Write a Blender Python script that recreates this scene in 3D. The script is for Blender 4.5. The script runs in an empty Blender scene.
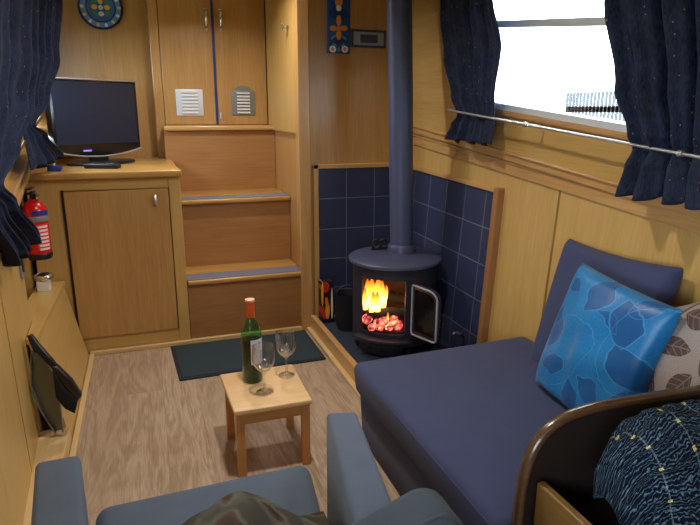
import bpy, bmesh, math, random
from mathutils import Vector, Matrix
random.seed(7)
PI = math.pi
SC = bpy.context.scene
COL = SC.collection

# ------------------------------------------------------------------ materials
def srgb(r, g, b):
    def f(c):
        c /= 255.0
        return c / 12.92 if c <= 0.04045 else ((c + 0.055) / 1.055) ** 2.4
    return (f(r), f(g), f(b), 1.0)

class NT:
    def __init__(s, name):
        s.m = bpy.data.materials.new(name); s.m.use_nodes = True
        s.t = s.m.node_tree; s.n = s.t.nodes; s.n.clear()
        s.out = s.n.new('ShaderNodeOutputMaterial')
    def nd(s, ty, **kw):
        x = s.n.new(ty)
        for k, v in kw.items():
            if k.startswith('i_'):
                x.inputs[k[2:].replace('_', ' ')].default_value = v
            else:
                setattr(x, k, v)
        return x
    def lk(s, a, b): s.t.links.new(a, b)
    def math(s, op, a, b=None, c=None, clamp=False):
        x = s.n.new('ShaderNodeMath'); x.operation = op; x.use_clamp = clamp
        for i, q in enumerate((a, b, c)):
            if q is None: continue
            if isinstance(q, (int, float)): x.inputs[i].default_value = q
            else: s.lk(q, x.inputs[i])
        return x.outputs[0]
    def mix(s, fac, a, b, blend='MIX'):
        x = s.n.new('ShaderNodeMix'); x.data_type = 'RGBA'; x.blend_type = blend
        for i, q in ((0, fac), (6, a), (7, b)):
            if isinstance(q, (int, float, tuple)): x.inputs[i].default_value = q
            else: s.lk(q, x.inputs[i])
        return x.outputs[2]
    def ramp(s, fac, stops):
        x = s.n.new('ShaderNodeValToRGB'); e = x.color_ramp.elements
        while len(e) < len(stops): e.new(0.5)
        for q, (p, c) in zip(e, stops):
            q.position = p; q.color = c
        s.lk(fac, x.inputs[0]); return x.outputs[0]
    def uv(s, scale=(1, 1, 1), rot=0, loc=(0, 0, 0)):
        tc = s.n.new('ShaderNodeTexCoord'); mp = s.n.new('ShaderNodeMapping')
        mp.inputs['Scale'].default_value = scale; mp.inputs['Rotation'].default_value = (0, 0, rot)
        mp.inputs['Location'].default_value = loc
        s.lk(tc.outputs['UV'], mp.inputs[0]); return mp.outputs[0]
    def noise(s, vec, scale, detail=4, rough=0.55, dist=0):
        x = s.nd('ShaderNodeTexNoise', i_Scale=scale, i_Detail=detail, i_Roughness=rough, i_Distortion=dist)
        s.lk(vec, x.inputs['Vector']); return x.outputs['Fac']
    def bsdf(s, color, rough=0.5, metal=0.0, spec=0.5, bump=None, bstr=0.2, bdist=0.002, **kw):
        b = s.n.new('ShaderNodeBsdfPrincipled')
        for k, v in (('Base Color', color), ('Roughness', rough), ('Metallic', metal), ('Specular IOR Level', spec)):
            if isinstance(v, (int, float, tuple)): b.inputs[k].default_value = v
            else: s.lk(v, b.inputs[k])
        for k, v in kw.items(): b.inputs[k.replace('_', ' ')].default_value = v
        if bump is not None:
            q = s.nd('ShaderNodeBump', i_Strength=bstr, i_Distance=bdist)
            s.lk(bump, q.inputs['Height']); s.lk(q.outputs[0], b.inputs['Normal'])
        s.lk(b.outputs[0], s.out.inputs[0]); return b

def wood(name, base, dark, rough=0.38, cath=0.35, coat=0.25):
    t = NT(name)
    v = t.uv((38, 1.6, 1)); fine = t.noise(v, 3.0, 6, 0.65, 0.3)
    v2 = t.uv((7, 0.55, 1)); broad = t.noise(v2, 1.6, 3, 0.5, 1.2)
    v3 = t.uv((150, 5, 1)); pore = t.noise(v3, 2.0, 2, 0.5)
    f = t.math('ADD', t.math('MULTIPLY', fine, 0.6), t.math('MULTIPLY', broad, cath))
    f = t.math('ADD', f, t.math('MULTIPLY', pore, 0.12))
    c = t.ramp(f, [(0.28, dark), (0.5, tuple(0.5 * (a + b) for a, b in zip(base, dark))[:3] + (1,)), (0.72, base)])
    t.bsdf(c, rough, bump=pore, bstr=0.08, Coat_Weight=coat, Coat_Roughness=0.25)
    return t.m

def flat(name, col, rough=0.5, metal=0.0, spec=0.5, nz=0.0, nscale=60, **kw):
    t = NT(name)
    if nz:
        n = t.noise(t.uv(), nscale, 4)
        c = t.mix(n, tuple(x * (1 - nz) for x in col[:3]) + (1,), tuple(min(1, x * (1 + nz)) for x in col[:3]) + (1,))
        t.bsdf(c, rough, metal, spec, bump=n, bstr=0.15, **kw)
    else:
        t.bsdf(col, rough, metal, spec, **kw)
    return t.m

def emit(name, col, st):
    t = NT(name); e = t.nd('ShaderNodeEmission', i_Color=col, i_Strength=st)
    t.lk(e.outputs[0], t.out.inputs[0]); return t.m

def weave(name, col, var=0.25, scale=900, rough=0.95, sheen=0.08):
    t = NT(name)
    big = t.noise(t.uv(), 9, 4); fine = t.noise(t.uv((1, 0.6, 1)), scale, 2)
    f = t.math('ADD', t.math('MULTIPLY', big, 0.6), t.math('MULTIPLY', fine, 0.5))
    lo = tuple(x * (1 - var) for x in col[:3]) + (1,); hi = tuple(min(1, x * (1 + var)) for x in col[:3]) + (1,)
    t.bsdf(t.ramp(f, [(0.3, lo), (0.8, hi)]), rough, spec=0.2, bump=fine, bstr=0.25, bdist=0.001,
           Sheen_Weight=sheen, Sheen_Roughness=0.5)
    return t.m

def ellipses(t, vec, items, edge=0.12, leaf=False, vein=None):
    """fac of being inside any ellipse, and fac of being on its rim"""
    sep = t.n.new('ShaderNodeSeparateXYZ'); t.lk(vec, sep.inputs[0])
    ins = rim = None
    for (u, v, a, b, r) in items:
        dx = t.math('SUBTRACT', sep.outputs[0], u); dy = t.math('SUBTRACT', sep.outputs[1], v)
        c, s = math.cos(r), math.sin(r)
        x = t.math('ADD', t.math('MULTIPLY', dx, c / a), t.math('MULTIPLY', dy, s / a))
        y = t.math('ADD', t.math('MULTIPLY', dx, -s / b), t.math('MULTIPLY', dy, c / b))
        d = t.math('ADD', t.math('MULTIPLY', y, y), t.math('ABSOLUTE', x)) if leaf else t.math('SQRT', t.math('ADD', t.math('MULTIPLY', x, x), t.math('MULTIPLY', y, y)))
        i = t.math('LESS_THAN', d, 1.0); q = t.math('COMPARE', d, 1.0, edge)
        if vein is not None:
            st = t.math('FRACT', t.math('ADD', t.math('MULTIPLY', y, 2.6), t.math('MULTIPLY', t.math('ABSOLUTE', x), 1.2)))
            k = t.math('MULTIPLY', i, t.math('MAXIMUM', t.math('LESS_THAN', t.math('ABSOLUTE', x), 0.07), t.math('LESS_THAN', st, 0.16)))
            vein.append(k if not vein else t.math('MAXIMUM', vein[-1], k))
        ins = i if ins is None else t.math('MAXIMUM', ins, i)
        rim = q if rim is None else t.math('MAXIMUM', rim, q)
    return ins, rim

OAK = wood('oak_veneer', srgb(197, 155, 95), srgb(160, 115, 61))
OAK_Y = wood('oak_veneer_pale', srgb(204, 168, 102), srgb(178, 138, 74))
OAK_TRIM = wood('oak_trim', srgb(206, 164, 106), srgb(170, 124, 72), 0.32)
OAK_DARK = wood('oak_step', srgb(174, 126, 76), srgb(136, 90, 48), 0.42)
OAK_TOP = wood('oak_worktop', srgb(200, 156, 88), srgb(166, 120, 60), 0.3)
BEAD = wood('pale_beading', srgb(222, 192, 142), srgb(196, 160, 106), 0.4)
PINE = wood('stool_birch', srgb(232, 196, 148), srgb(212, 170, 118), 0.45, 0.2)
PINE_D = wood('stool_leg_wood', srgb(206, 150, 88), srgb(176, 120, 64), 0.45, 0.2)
RAILWOOD = wood('dark_rail', srgb(92, 64, 40), srgb(52, 34, 20), 0.25, coat=0.6)
PANELSHADE = wood('shaded_panel', srgb(34, 22, 15), srgb(22, 15, 10), 0.6, coat=0.0)  # shade under the capping rail put into the wood colour
BENCHW = wood('bench_wood', srgb(128, 94, 44), srgb(92, 62, 26), 0.5, coat=0.1)
CAPPING = wood('brown_capping', srgb(166, 118, 72), srgb(126, 84, 48), 0.4)

def floor_mat():
    t = NT('laminate_floor')
    tc = t.n.new('ShaderNodeTexCoord')
    br = t.nd('ShaderNodeTexBrick', offset=0.37, i_Scale=1.0)
    br.inputs['Mortar Size'].default_value = 0.0009; br.inputs['Brick Width'].default_value = 1.25
    br.inputs['Row Height'].default_value = 0.145; br.inputs['Bias'].default_value = 0
    br.inputs['Color1'].default_value = (0, 0, 0, 1); br.inputs['Color2'].default_value = (1, 1, 1, 1)
    br.inputs['Mortar'].default_value = (0.5, 0.5, 0.5, 1)
    sw = t.n.new('ShaderNodeMapping'); sw.inputs['Rotation'].default_value = (0, 0, PI / 2)
    t.lk(tc.outputs['UV'], sw.inputs[0]); t.lk(sw.outputs[0], br.inputs['Vector'])
    jit = t.n.new('ShaderNodeVectorMath'); jit.operation = 'MULTIPLY_ADD'
    t.lk(br.outputs['Color'], jit.inputs[0]); jit.inputs[1].default_value = (3.1, 5.7, 0); t.lk(t.uv((9, 1.3, 1)), jit.inputs[2])
    w = t.noise(jit.outputs[0], 1.3, 4, 0.5, 1.6)
    wv = t.math('SINE', t.math('MULTIPLY', w, 26.0))
    fine = t.noise(t.uv((90, 5, 1)), 2.0, 5, 0.6)
    f = t.math('ADD', t.math('MULTIPLY', t.math('ADD', wv, 1.0), 0.07), t.math('MULTIPLY', fine, 0.6))
    c = t.ramp(f, [(0.22, srgb(146, 122, 100)), (0.45, srgb(184, 162, 140)), (0.72, srgb(202, 184, 164))])
    c = t.mix(t.math('MULTIPLY', br.outputs['Color'], 0.30), c, srgb(150, 122, 100))
    vo = t.nd('ShaderNodeTexVoronoi', i_Scale=1.0); t.lk(t.uv((4.2, 1.7, 1)), vo.inputs['Vector'])
    kn = t.math('MULTIPLY', t.math('LESS_THAN', t.math('ADD', vo.outputs['Distance'], t.math('MULTIPLY', fine, 0.10)), 0.10), 0.55)
    c = t.mix(kn, c, srgb(96, 68, 48))
    c = t.mix(t.math('MULTIPLY', br.outputs['Fac'], 0.5), c, srgb(96, 74, 56))
    t.bsdf(c, 0.42, bump=fine, bstr=0.05)
    return t.m
FLOOR = floor_mat()

def tile_mat():
    t = NT('slate_blue_tiles')
    br = t.nd('ShaderNodeTexBrick', offset=0.0, i_Scale=1.0)
    br.inputs['Mortar Size'].default_value = 0.003; br.inputs['Brick Width'].default_value = 0.164
    br.inputs['Row Height'].default_value = 0.168; br.inputs['Mortar Smooth'].default_value = 0.2
    br.inputs['Color1'].default_value = srgb(52, 58, 88); br.inputs['Color2'].default_value = srgb(60, 66, 94)
    br.inputs['Mortar'].default_value = srgb(112, 114, 128)
    t.lk(t.uv(), br.inputs['Vector'])
    n = t.noise(t.uv(), 14, 5)
    c = t.mix(t.math('MULTIPLY', n, 0.4), br.outputs['Color'], srgb(42, 47, 72))
    h = t.math('SUBTRACT', 1.0, br.outputs['Fac'])
    t.bsdf(c, 0.35, bump=h, bstr=0.4, bdist=0.002)
    return t.m
TILE = tile_mat()
SLATE = flat('hearth_slate', srgb(48, 52, 70), 0.45, nz=0.2, nscale=12)

def curtain_mat():
    t = NT('navy_curtain')
    vo = t.nd('ShaderNodeTexVoronoi', i_Scale=1.0); vo.inputs['Randomness'].default_value = 0.75
    t.lk(t.uv((38, 38, 1)), vo.inputs['Vector'])
    dot = t.math('LESS_THAN', vo.outputs['Distance'], 0.085)
    fl = t.noise(t.uv((1, 0.25, 1)), 220, 3); big = t.noise(t.uv(), 14, 4)
    base = t.ramp(t.math('ADD', t.math('MULTIPLY', fl, 0.6), t.math('MULTIPLY', big, 0.4)),
                  [(0.35, srgb(32, 38, 60)), (0.7, srgb(66, 76, 106))])
    c = t.mix(t.math('MULTIPLY', dot, 0.75), base, srgb(196, 178, 118))
    b = t.bsdf(c, 0.85, spec=0.2, bump=fl, bstr=0.35, bdist=0.002, Sheen_Weight=0.12, Sheen_Roughness=0.4)
    tr = t.nd('ShaderNodeBsdfTranslucent'); t.lk(c, tr.inputs[0])
    ms = t.nd('ShaderNodeMixShader'); ms.inputs[0].default_value = 0.38
    t.lk(b.outputs[0], ms.inputs[1]); t.lk(tr.outputs[0], ms.inputs[2]); t.lk(ms.outputs[0], t.out.inputs[0])
    return t.m
CURT = curtain_mat()

NAVY = weave('navy_sofa_fabric', srgb(64, 70, 102), 0.13, 500)
CHAIRF = weave('slate_blue_chair_fabric', srgb(84, 94, 110), 0.16, 500)
GREYC = weave('grey_cushion_fabric', srgb(60, 69, 76), 0.15, 500)

def turq_mat():
    t = NT('turquoise_leaf_fabric')
    v = t.uv((1, 1, 1), 0, (-.025, -.025, 0)); w = t.noise(v, 12, 2)
    dv = t.n.new('ShaderNodeVectorMath'); dv.operation = 'MULTIPLY_ADD'
    cv = t.n.new('ShaderNodeCombineXYZ'); t.lk(w, cv.inputs[0]); t.lk(w, cv.inputs[1])
    t.lk(cv.outputs[0], dv.inputs[0]); dv.inputs[1].default_value = (0.05, 0.05, 0); t.lk(v, dv.inputs[2])
    it = [(0.275, 0.335, .062, .072, .3), (0.16, 0.375, .044, .060, -.25), (0.325, 0.225, .05, .068, .9), (0.04, 0.22, .040, .070, .1), (0.31, 0.40, .05, .03, .8), (0.225, 0.315, .02, .045, 1.1),
          (0.09, 0.11, .05, .032, .4), (0.25, 0.11, .05, .034, -.6), (0.19, 0.06, .03, .05, .5), (0.35, 0.12, .028, .05, 0),
          (0.05, 0.36, .02, .03, 1.0)]
    vn = []
    ins, rim = ellipses(t, dv.outputs[0], it, 0.045, True)
    thin = [(0.34, 0.28, .10, .14, -.3), (0.10, 0.16, .09, .15, -.6)]
    _, rim2 = ellipses(t, dv.outputs[0], thin, 0.010)
    fine = t.noise(t.uv((1, 0.4, 1)), 260, 3)
    base = t.ramp(fine, [(0.3, srgb(10, 104, 162)), (0.7, srgb(20, 124, 188))])
    c = t.mix(ins, base, srgb(12, 84, 144))
    c = t.mix(t.math('MULTIPLY', t.math('MAXIMUM', rim, rim2), 0.4), c, srgb(80, 168, 214))
    t.bsdf(c, 0.42, bump=t.noise(t.uv((1, .5, 1)), 38, 3), bstr=0.35, bdist=0.004, Sheen_Weight=0.1)
    return t.m
TURQ = turq_mat()

def floral_mat():
    t = NT('taupe_leaf_fabric')
    v = t.uv(); w = t.noise(v, 7, 2)
    dv = t.n.new('ShaderNodeVectorMath'); dv.operation = 'MULTIPLY_ADD'
    cv = t.n.new('ShaderNodeCombineXYZ'); t.lk(w, cv.inputs[0]); t.lk(w, cv.inputs[1])
    t.lk(cv.outputs[0], dv.inputs[0]); dv.inputs[1].default_value = (0.03, 0.03, 0); t.lk(v, dv.inputs[2])
    it = [(0.10, 0.24, .030, .062, -.3), (0.19, 0.30, .030, .060, 1.2), (0.08, 0.35, .030, .056, .7), (0.20, 0.19, .030, .052, -1.0),
          (0.05, 0.13, .030, .056, .25), (0.15, 0.09, .028, .056, .9), (0.27, 0.36, .030, .056, 1.0), (0.28, 0.14, .03, .056, -.5),
          (0.30, 0.25, .05, .03, .9), (0.17, 0.38, .03, .02, .0)]
    vn = []
    ins, rim = ellipses(t, dv.outputs[0], it, 0.09, True, vn); ve = vn[-1]
    _, stem = ellipses(t, dv.outputs[0], [(0.30, 0.22, .19, .2, 0), (-0.02, 0.2, .14, .22, 0)], 0.022)
    fine = t.noise(t.uv(), 300, 3)
    base = t.ramp(fine, [(0.3, srgb(136, 124, 118)), (0.7, srgb(162, 150, 142))])
    leaf = t.mix(t.math('MULTIPLY', ve, 0.6), srgb(78, 60, 56), srgb(140, 118, 106))
    c = t.mix(ins, base, leaf); c = t.mix(stem, c, srgb(92, 70, 62))
    t.bsdf(c, 0.8, bump=fine, bstr=0.2)
    return t.m
FLORAL = floral_mat()

def print_mat(name, paper, ink, lines, dens):
    """rows of small print: v counts the lines, noise breaks them into words"""
    t = NT(name); v = t.uv(); sep = t.n.new('ShaderNodeSeparateXYZ'); t.lk(v, sep.inputs[0])
    row = t.math('LESS_THAN', t.math('FRACT', t.math('MULTIPLY', sep.outputs[1], lines)), 0.55)
    mp = t.n.new('ShaderNodeVectorMath'); mp.operation = 'MULTIPLY'; mp.inputs[1].default_value = (9, lines * .98, 0); t.lk(v, mp.inputs[0])
    wd = t.math('GREATER_THAN', t.noise(mp.outputs[0], 1.0, 2), 1 - dens - .1)
    mg = t.math('MULTIPLY', t.math('GREATER_THAN', sep.outputs[0], .12), t.math('LESS_THAN', sep.outputs[0], .9))
    t.bsdf(t.mix(t.math('MULTIPLY', t.math('MULTIPLY', row, wd), mg), paper, ink), 0.6); return t.m

def chenille_mat():
    t = NT('blue_chenille')
    v = t.uv()
    wn = t.nd('ShaderNodeTexWave', wave_type='BANDS', bands_direction='Y', i_Scale=58.0, i_Distortion=9.0, i_Detail=3.0)
    wn.inputs['Detail Scale'].default_value = 2.0
    t.lk(v, wn.inputs['Vector'])
    n = t.noise(v, 160, 3)
    f = t.math('ADD', t.math('MULTIPLY', wn.outputs['Fac'], 0.7), t.math('MULTIPLY', n, 0.4))
    c = t.ramp(f, [(0.35, srgb(8, 15, 30)), (0.72, srgb(24, 44, 66)), (1.0, srgb(100, 126, 144))])
    sep = t.n.new('ShaderNodeSeparateXYZ'); t.lk(v, sep.inputs[0])
    a = t.math('PINGPONG', t.math('ADD', sep.outputs[0], 0.01), 0.031); b = t.math('PINGPONG', sep.outputs[1], 0.024)
    d = t.math('MULTIPLY', t.math('LESS_THAN', a, 0.0032), t.math('LESS_THAN', b, 0.0030))
    c = t.mix(t.math('MULTIPLY', t.math('LESS_THAN', a, 0.0012), 0.35), c, srgb(150, 170, 180))
    c = t.mix(d, c, srgb(222, 206, 118))
    t.bsdf(c, 0.95, spec=0.15, bump=f, bstr=1.0, bdist=0.006)
    return t.m
CHEN = chenille_mat()

def camo_mat():
    t = NT('olive_brown_cloth')
    n = t.noise(t.uv(), 16, 2, 0.5, 0.4); fine = t.noise(t.uv(), 300, 3)
    c = t.ramp(n, [(0.40, srgb(66, 62, 52)), (0.54, srgb(92, 90, 80)), (0.60, srgb(76, 54, 46)), (0.70, srgb(50, 42, 36))])
    t.bsdf(c, 0.9, spec=0.2, bump=fine, bstr=0.3)
    return t.m
CAMO = camo_mat()

MATM = flat('dark_green_mat', srgb(38, 54, 62), 0.95, nz=0.35, nscale=300)
MATEDGE = flat('mat_border', srgb(30, 34, 40), 0.8)
GREYSTRIP = flat('grey_grip', srgb(112, 112, 128), 0.85, nz=0.2, nscale=400)
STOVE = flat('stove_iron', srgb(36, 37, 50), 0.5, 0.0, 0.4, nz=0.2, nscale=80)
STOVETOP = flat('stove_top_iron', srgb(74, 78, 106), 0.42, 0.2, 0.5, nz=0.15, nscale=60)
FLUE = flat('flue_grey_paint', srgb(76, 84, 116), 0.45, 0.2, 0.5, nz=0.12, nscale=20)
ROPE = flat('rope_seal', srgb(150, 150, 158), 0.8)
BLACKP = flat('black_plastic', srgb(20, 20, 26), 0.35)
BLACKM = flat('black_matt', srgb(22, 22, 26), 0.75)
GREYP = flat('grey_plastic', srgb(120, 124, 122), 0.45)
SCREEN = flat('tv_screen', srgb(26, 34, 56), 0.3)
TVB = flat('tv_gloss_black', srgb(16, 17, 24), 0.2)
SILVER = flat('silver_trim', srgb(206, 208, 214), 0.28, 0.8)
CHROME = flat('chrome', srgb(220, 220, 222), 0.18, 1.0)
BRASS = flat('brass', srgb(196, 164, 96), 0.28, 1.0)
WHITE = flat('white_paint', srgb(226, 226, 222), 0.5)
WHITEP = flat('white_plastic', srgb(222, 222, 218), 0.4)
ALU = flat('window_aluminium', srgb(214, 220, 228), 0.4, 0.2)
RED = flat('extinguisher_red', srgb(204, 18, 28), 0.25)
LABW = flat('label_white', srgb(232, 226, 222), 0.6)
LABG = flat('label_grey', srgb(140, 136, 132), 0.6)
BLUE = flat('label_blue', srgb(34, 54, 140), 0.4)
CEIL = flat('ceiling_paint', srgb(226, 220, 206), 0.6)
PANELBLUE = flat('painted_blue', srgb(24, 66, 122), 0.35)
PLATEBLUE = flat('plate_blue', srgb(40, 92, 178), 0.2)
PLATERIM = flat('plate_rim_blue', srgb(20, 44, 120), 0.2)
P_OR = flat('petal_orange', srgb(214, 140, 40), 0.4)
P_YE = flat('petal_yellow', srgb(224, 196, 90), 0.4)
P_WH = flat('petal_white', srgb(222, 220, 226), 0.4)
P_PK = flat('petal_pink', srgb(206, 120, 110), 0.4)
P_GR = flat('leaf_green', srgb(70, 120, 90), 0.4)
GAPBLUE = flat('door_edge_blue', srgb(28, 50, 132), 0.4)
DARKEDGE = flat('dark_edge', srgb(34, 26, 22), 0.8)
CAPS = flat('orange_capsule', srgb(214, 92, 34), 0.35, 0.2)
CAPT = flat('capsule_top', srgb(236, 190, 160), 0.35, 0.2)
WINE = flat('red_wine', srgb(84, 22, 24), 0.2)
PACKR = flat('pack_red', srgb(196, 40, 34), 0.5)
PACKY = flat('pack_yellow', srgb(232, 160, 40), 0.5)
PACKK = flat('pack_black', srgb(26, 20, 22), 0.5)
GRIL = flat('grille_blue_grey', srgb(44, 48, 74), 0.4)
GRIL2 = flat('grille_face', srgb(160, 162, 180), 0.35, 0.4)
CHAR = flat('charred_log', srgb(26, 18, 16), 0.9, nz=0.3, nscale=50)
FIREBRICK = flat('sooty_firebrick', srgb(120, 84, 54), 0.9, nz=0.3, nscale=30)
OUTG = flat('outside_grass', srgb(120, 130, 96), 0.9, nz=0.3, nscale=8)
PANGREY = flat('smoky_plastic', srgb(120, 124, 120), 0.35)
FENCEM = flat('weathered_fence', srgb(58, 62, 67), 0.9)
BRISTLE = flat('black_bristle', srgb(14, 14, 18), 0.9, nz=0.4, nscale=200)
LED = emit('tv_led', (0.18, 0.12, 1.0, 1), 2.2)
FILLGLOW = emit('fill_lamp_glow', (1.0, 0.78, 0.5, 1), 6.0)  # glowing lens of the added ceiling lamps

def glass(name, tint=(1, 1, 1, 1), refl=1.0, rough=0.02):
    t = NT(name)
    tr = t.nd('ShaderNodeBsdfTransparent', i_Color=tint); gl = t.nd('ShaderNodeBsdfGlossy', i_Roughness=rough)
    lw = t.nd('ShaderNodeLayerWeight', i_Blend=0.5)
    f = t.math('MULTIPLY', t.math('ADD', t.math('MULTIPLY', t.math('POWER', lw.outputs['Facing'], 3.0), 0.55), 0.05), refl, clamp=True)
    ms = t.nd('ShaderNodeMixShader'); t.lk(f, ms.inputs[0]); t.lk(tr.outputs[0], ms.inputs[1]); t.lk(gl.outputs[0], ms.inputs[2])
    t.lk(ms.outputs[0], t.out.inputs[0]); return t.m
PANE = glass('window_glass', (0.96, 0.98, 1, 1), 0.6)
CLEAR = glass('clear_wine_glass', (1, 1, 1, 1), 2.2, 0.08)
BGREEN = glass('green_bottle_glass', (0.40, 0.84, 0.52, 1), 1.2, 0.08)
STOVEGLASS = glass('stove_glass', (0.45, 0.40, 0.38, 1), 0.8, 0.1)

def flame_mat():
    t = NT('flame')
    tc = t.n.new('ShaderNodeTexCoord'); sep = t.n.new('ShaderNodeSeparateXYZ'); t.lk(tc.outputs['UV'], sep.inputs[0])
    c = t.ramp(sep.outputs[1], [(0.0, (1, .55, .10, 1)), (0.25, (1, .66, .18, 1)), (0.6, (1, .36, .03, 1)), (1.0, (1, .12, .01, 1))])
    st = t.ramp(sep.outputs[1], [(0.0, (.8, .8, .8, 1)), (0.3, (1, 1, 1, 1)), (1.0, (.22, .22, .22, 1))])
    e = t.nd('ShaderNodeEmission'); t.lk(c, e.inputs[0]); t.lk(t.math('MULTIPLY', st, 4.2), e.inputs[1])
    t.lk(e.outputs[0], t.out.inputs[0]); return t.m
FLAME = flame_mat()
def ember_mat():
    t = NT('ember')
    n = t.noise(t.uv(), 30, 2)
    c = t.ramp(n, [(0.36, (.03, .006, .006, 1)), (0.47, (.45, .04, .05, 1)), (0.58, (.95, .20, .12, 1)), (0.70, (1, .55, .20, 1))])
    e = t.nd('ShaderNodeEmission', i_Strength=1.5); t.lk(c, e.inputs[0])
    d = t.nd('ShaderNodeBsdfDiffuse'); d.inputs[0].default_value = srgb(60, 44, 40)
    a = t.n.new('ShaderNodeAddShader'); t.lk(e.outputs[0], a.inputs[0]); t.lk(d.outputs[0], a.inputs[1])
    t.lk(a.outputs[0], t.out.inputs[0]); return t.m
EMBER = ember_mat()

# ------------------------------------------------------------------ mesh helpers
def nb():
    bm = bmesh.new(); bm.loops.layers.uv.new('UVMap'); return bm

def boxuv(bm, faces, g=2):
    """metre-scaled box mapping; v runs along the grain axis g"""
    uvl = bm.loops.layers.uv.active
    for f in faces:
        n = f.normal
        d = max(range(3), key=lambda i: abs(n[i]))
        ax = [i for i in range(3) if i != d]
        if g in ax:
            b = g; a = [i for i in ax if i != g][0]
        else:
            a, b = ax
        for l in f.loops:
            l[uvl].uv = (l.vert.co[a] + 0.31 * l.vert.co[d], l.vert.co[b])

def merge(bm, tmp):
    me = bpy.data.meshes.new('t'); tmp.to_mesh(me); tmp.free()
    bm.from_mesh(me); bpy.data.meshes.remove(me)

def poly8(bm, P, bev=0.0, seg=2, g=2):
    """hexahedron: P[0:4] one face loop, P[4:8] the opposite loop"""
    t = nb(); v = [t.verts.new(p) for p in P]
    for q in ((3, 2, 1, 0), (4, 5, 6, 7), (0, 1, 5, 4), (1, 2, 6, 5), (2, 3, 7, 6), (3, 0, 4, 7)):
        t.faces.new([v[i] for i in q])
    bmesh.ops.recalc_face_normals(t, faces=t.faces[:])
    if bev > 0:
        bmesh.ops.bevel(t, geom=t.edges[:], offset=bev, segments=seg, affect='EDGES', profile=0.5)
    t.normal_update(); boxuv(t, t.faces, g); merge(bm, t); return bm

def box(bm, a, b, bev=0.0, seg=2, g=2):
    (x0, y0, z0), (x1, y1, z1) = a, b
    return poly8(bm, [(x0, y0, z0), (x1, y0, z0), (x1, y1, z0), (x0, y1, z0), (x0, y0, z1), (x1, y0, z1), (x1, y1, z1), (x0, y1, z1)], bev, seg, g)

def prism(bm, pts, off, bev=0.0, seg=2, g=2):
    """closed outline pts (3D, planar) extruded by vector off"""
    t = nb(); off = Vector(off)
    a = [t.verts.new(p) for p in pts]; b = [t.verts.new(Vector(p) + off) for p in pts]
    t.faces.new(a[::-1]); t.faces.new(b); n = len(pts)
    for i in range(n): t.faces.new((a[i], a[(i + 1) % n], b[(i + 1) % n], b[i]))
    bmesh.ops.recalc_face_normals(t, faces=t.faces[:])
    if bev > 0:
        es = [e for e in t.edges if any(len(f.verts) == n for f in e.link_faces)] if n > 4 else t.edges[:]
        bmesh.ops.bevel(t, geom=es, offset=bev, segments=seg, affect='EDGES', profile=0.5)
    t.normal_update(); boxuv(t, t.faces, g); merge(bm, t); return bm

def lathe(bm, prof, c, seg=32, M=None):
    """prof = [(r, z)], axis z through c; M optional 3x3/4x4 orientation"""
    t = nb(); uvl = t.loops.layers.uv.active; rows = []
    for r, z in prof:
        rows.append([t.verts.new((max(r, 1e-4) * math.cos(2 * PI * i / seg), max(r, 1e-4) * math.sin(2 * PI * i / seg), z)) for i in range(seg)])
    L = 0
    for j in range(len(prof) - 1):
        L2 = L + math.hypot(prof[j + 1][0] - prof[j][0], prof[j + 1][1] - prof[j][1])
        for i in range(seg):
            k = (i + 1) % seg
            f = t.faces.new((rows[j][i], rows[j][k], rows[j + 1][k], rows[j + 1][i]))
            R = max(prof[j][0], prof[j + 1][0])
            for l, (u, v) in zip(f.loops, ((i, L), (i + 1, L), (i + 1, L2), (i, L2))):
                l[uvl].uv = (u / seg * 2 * PI * R, v)
        L = L2
    bmesh.ops.recalc_face_normals(t, faces=t.faces[:])
    if M is not None: bmesh.ops.transform(t, matrix=M, verts=t.verts[:])
    bmesh.ops.translate(t, vec=c, verts=t.verts[:]); merge(bm, t); return bm

def tube(bm, path, r, seg=10, closed=False):
    t = nb(); uvl = t.loops.layers.uv.active
    P = [Vector(p) for p in path]; n = len(P); rings = []; up = Vector((0, 0, 1)); prev = None
    for i in range(n):
        a = P[(i - 1) % n] if (i > 0 or closed) else P[i]; b = P[(i + 1) % n] if (i < n - 1 or closed) else P[i]
        d = (b - a).normalized()
        if prev is None:
            x = d.cross(up if abs(d.z) < 0.9 else Vector((1, 0, 0))).normalized()
        else:
            x = (prev - d * prev.dot(d)).normalized()
        prev = x; y = d.cross(x); rr = r[i] if isinstance(r, (list, tuple)) else r
        rings.append([t.verts.new(P[i] + x * rr * math.cos(2 * PI * k / seg) + y * rr * math.sin(2 * PI * k / seg)) for k in range(seg)])
    for i in range(n if closed else n - 1):
        A, B = rings[i], rings[(i + 1) % n]
        for k in range(seg):
            f = t.faces.new((A[k], A[(k + 1) % seg], B[(k + 1) % seg], B[k]))
            for l, q in zip(f.loops, ((k, i), (k + 1, i), (k + 1, i + 1), (k, i + 1))): l[uvl].uv = (q[0] * .01, q[1] * .03)
    if not closed:
        t.faces.new(rings[0][::-1]); t.faces.new(rings[-1])
    bmesh.ops.recalc_face_normals(t, faces=t.faces[:]); merge(bm, t); return bm

def grid(bm, fn, nu, nv, uvs=(1, 1)):
    """open surface fn(s, t) for s, t in 0..1"""
    t = nb(); uvl = t.loops.layers.uv.active
    V = [[t.verts.new(fn(i / nu, j / nv)) for j in range(nv + 1)] for i in range(nu + 1)]
    for i in range(nu):
        for j in range(nv):
            f = t.faces.new((V[i][j], V[i + 1][j], V[i + 1][j + 1], V[i][j + 1]))
            for l, q in zip(f.loops, ((i, j), (i + 1, j), (i + 1, j + 1), (i, j + 1))):
                l[uvl].uv = (q[0] / nu * uvs[0], q[1] / nv * uvs[1])
    merge(bm, t); return bm

def world_loc(o):
    v = Vector((0, 0, 0))
    while o is not None:
        v = v + o.location; o = o.parent
    return v

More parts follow.
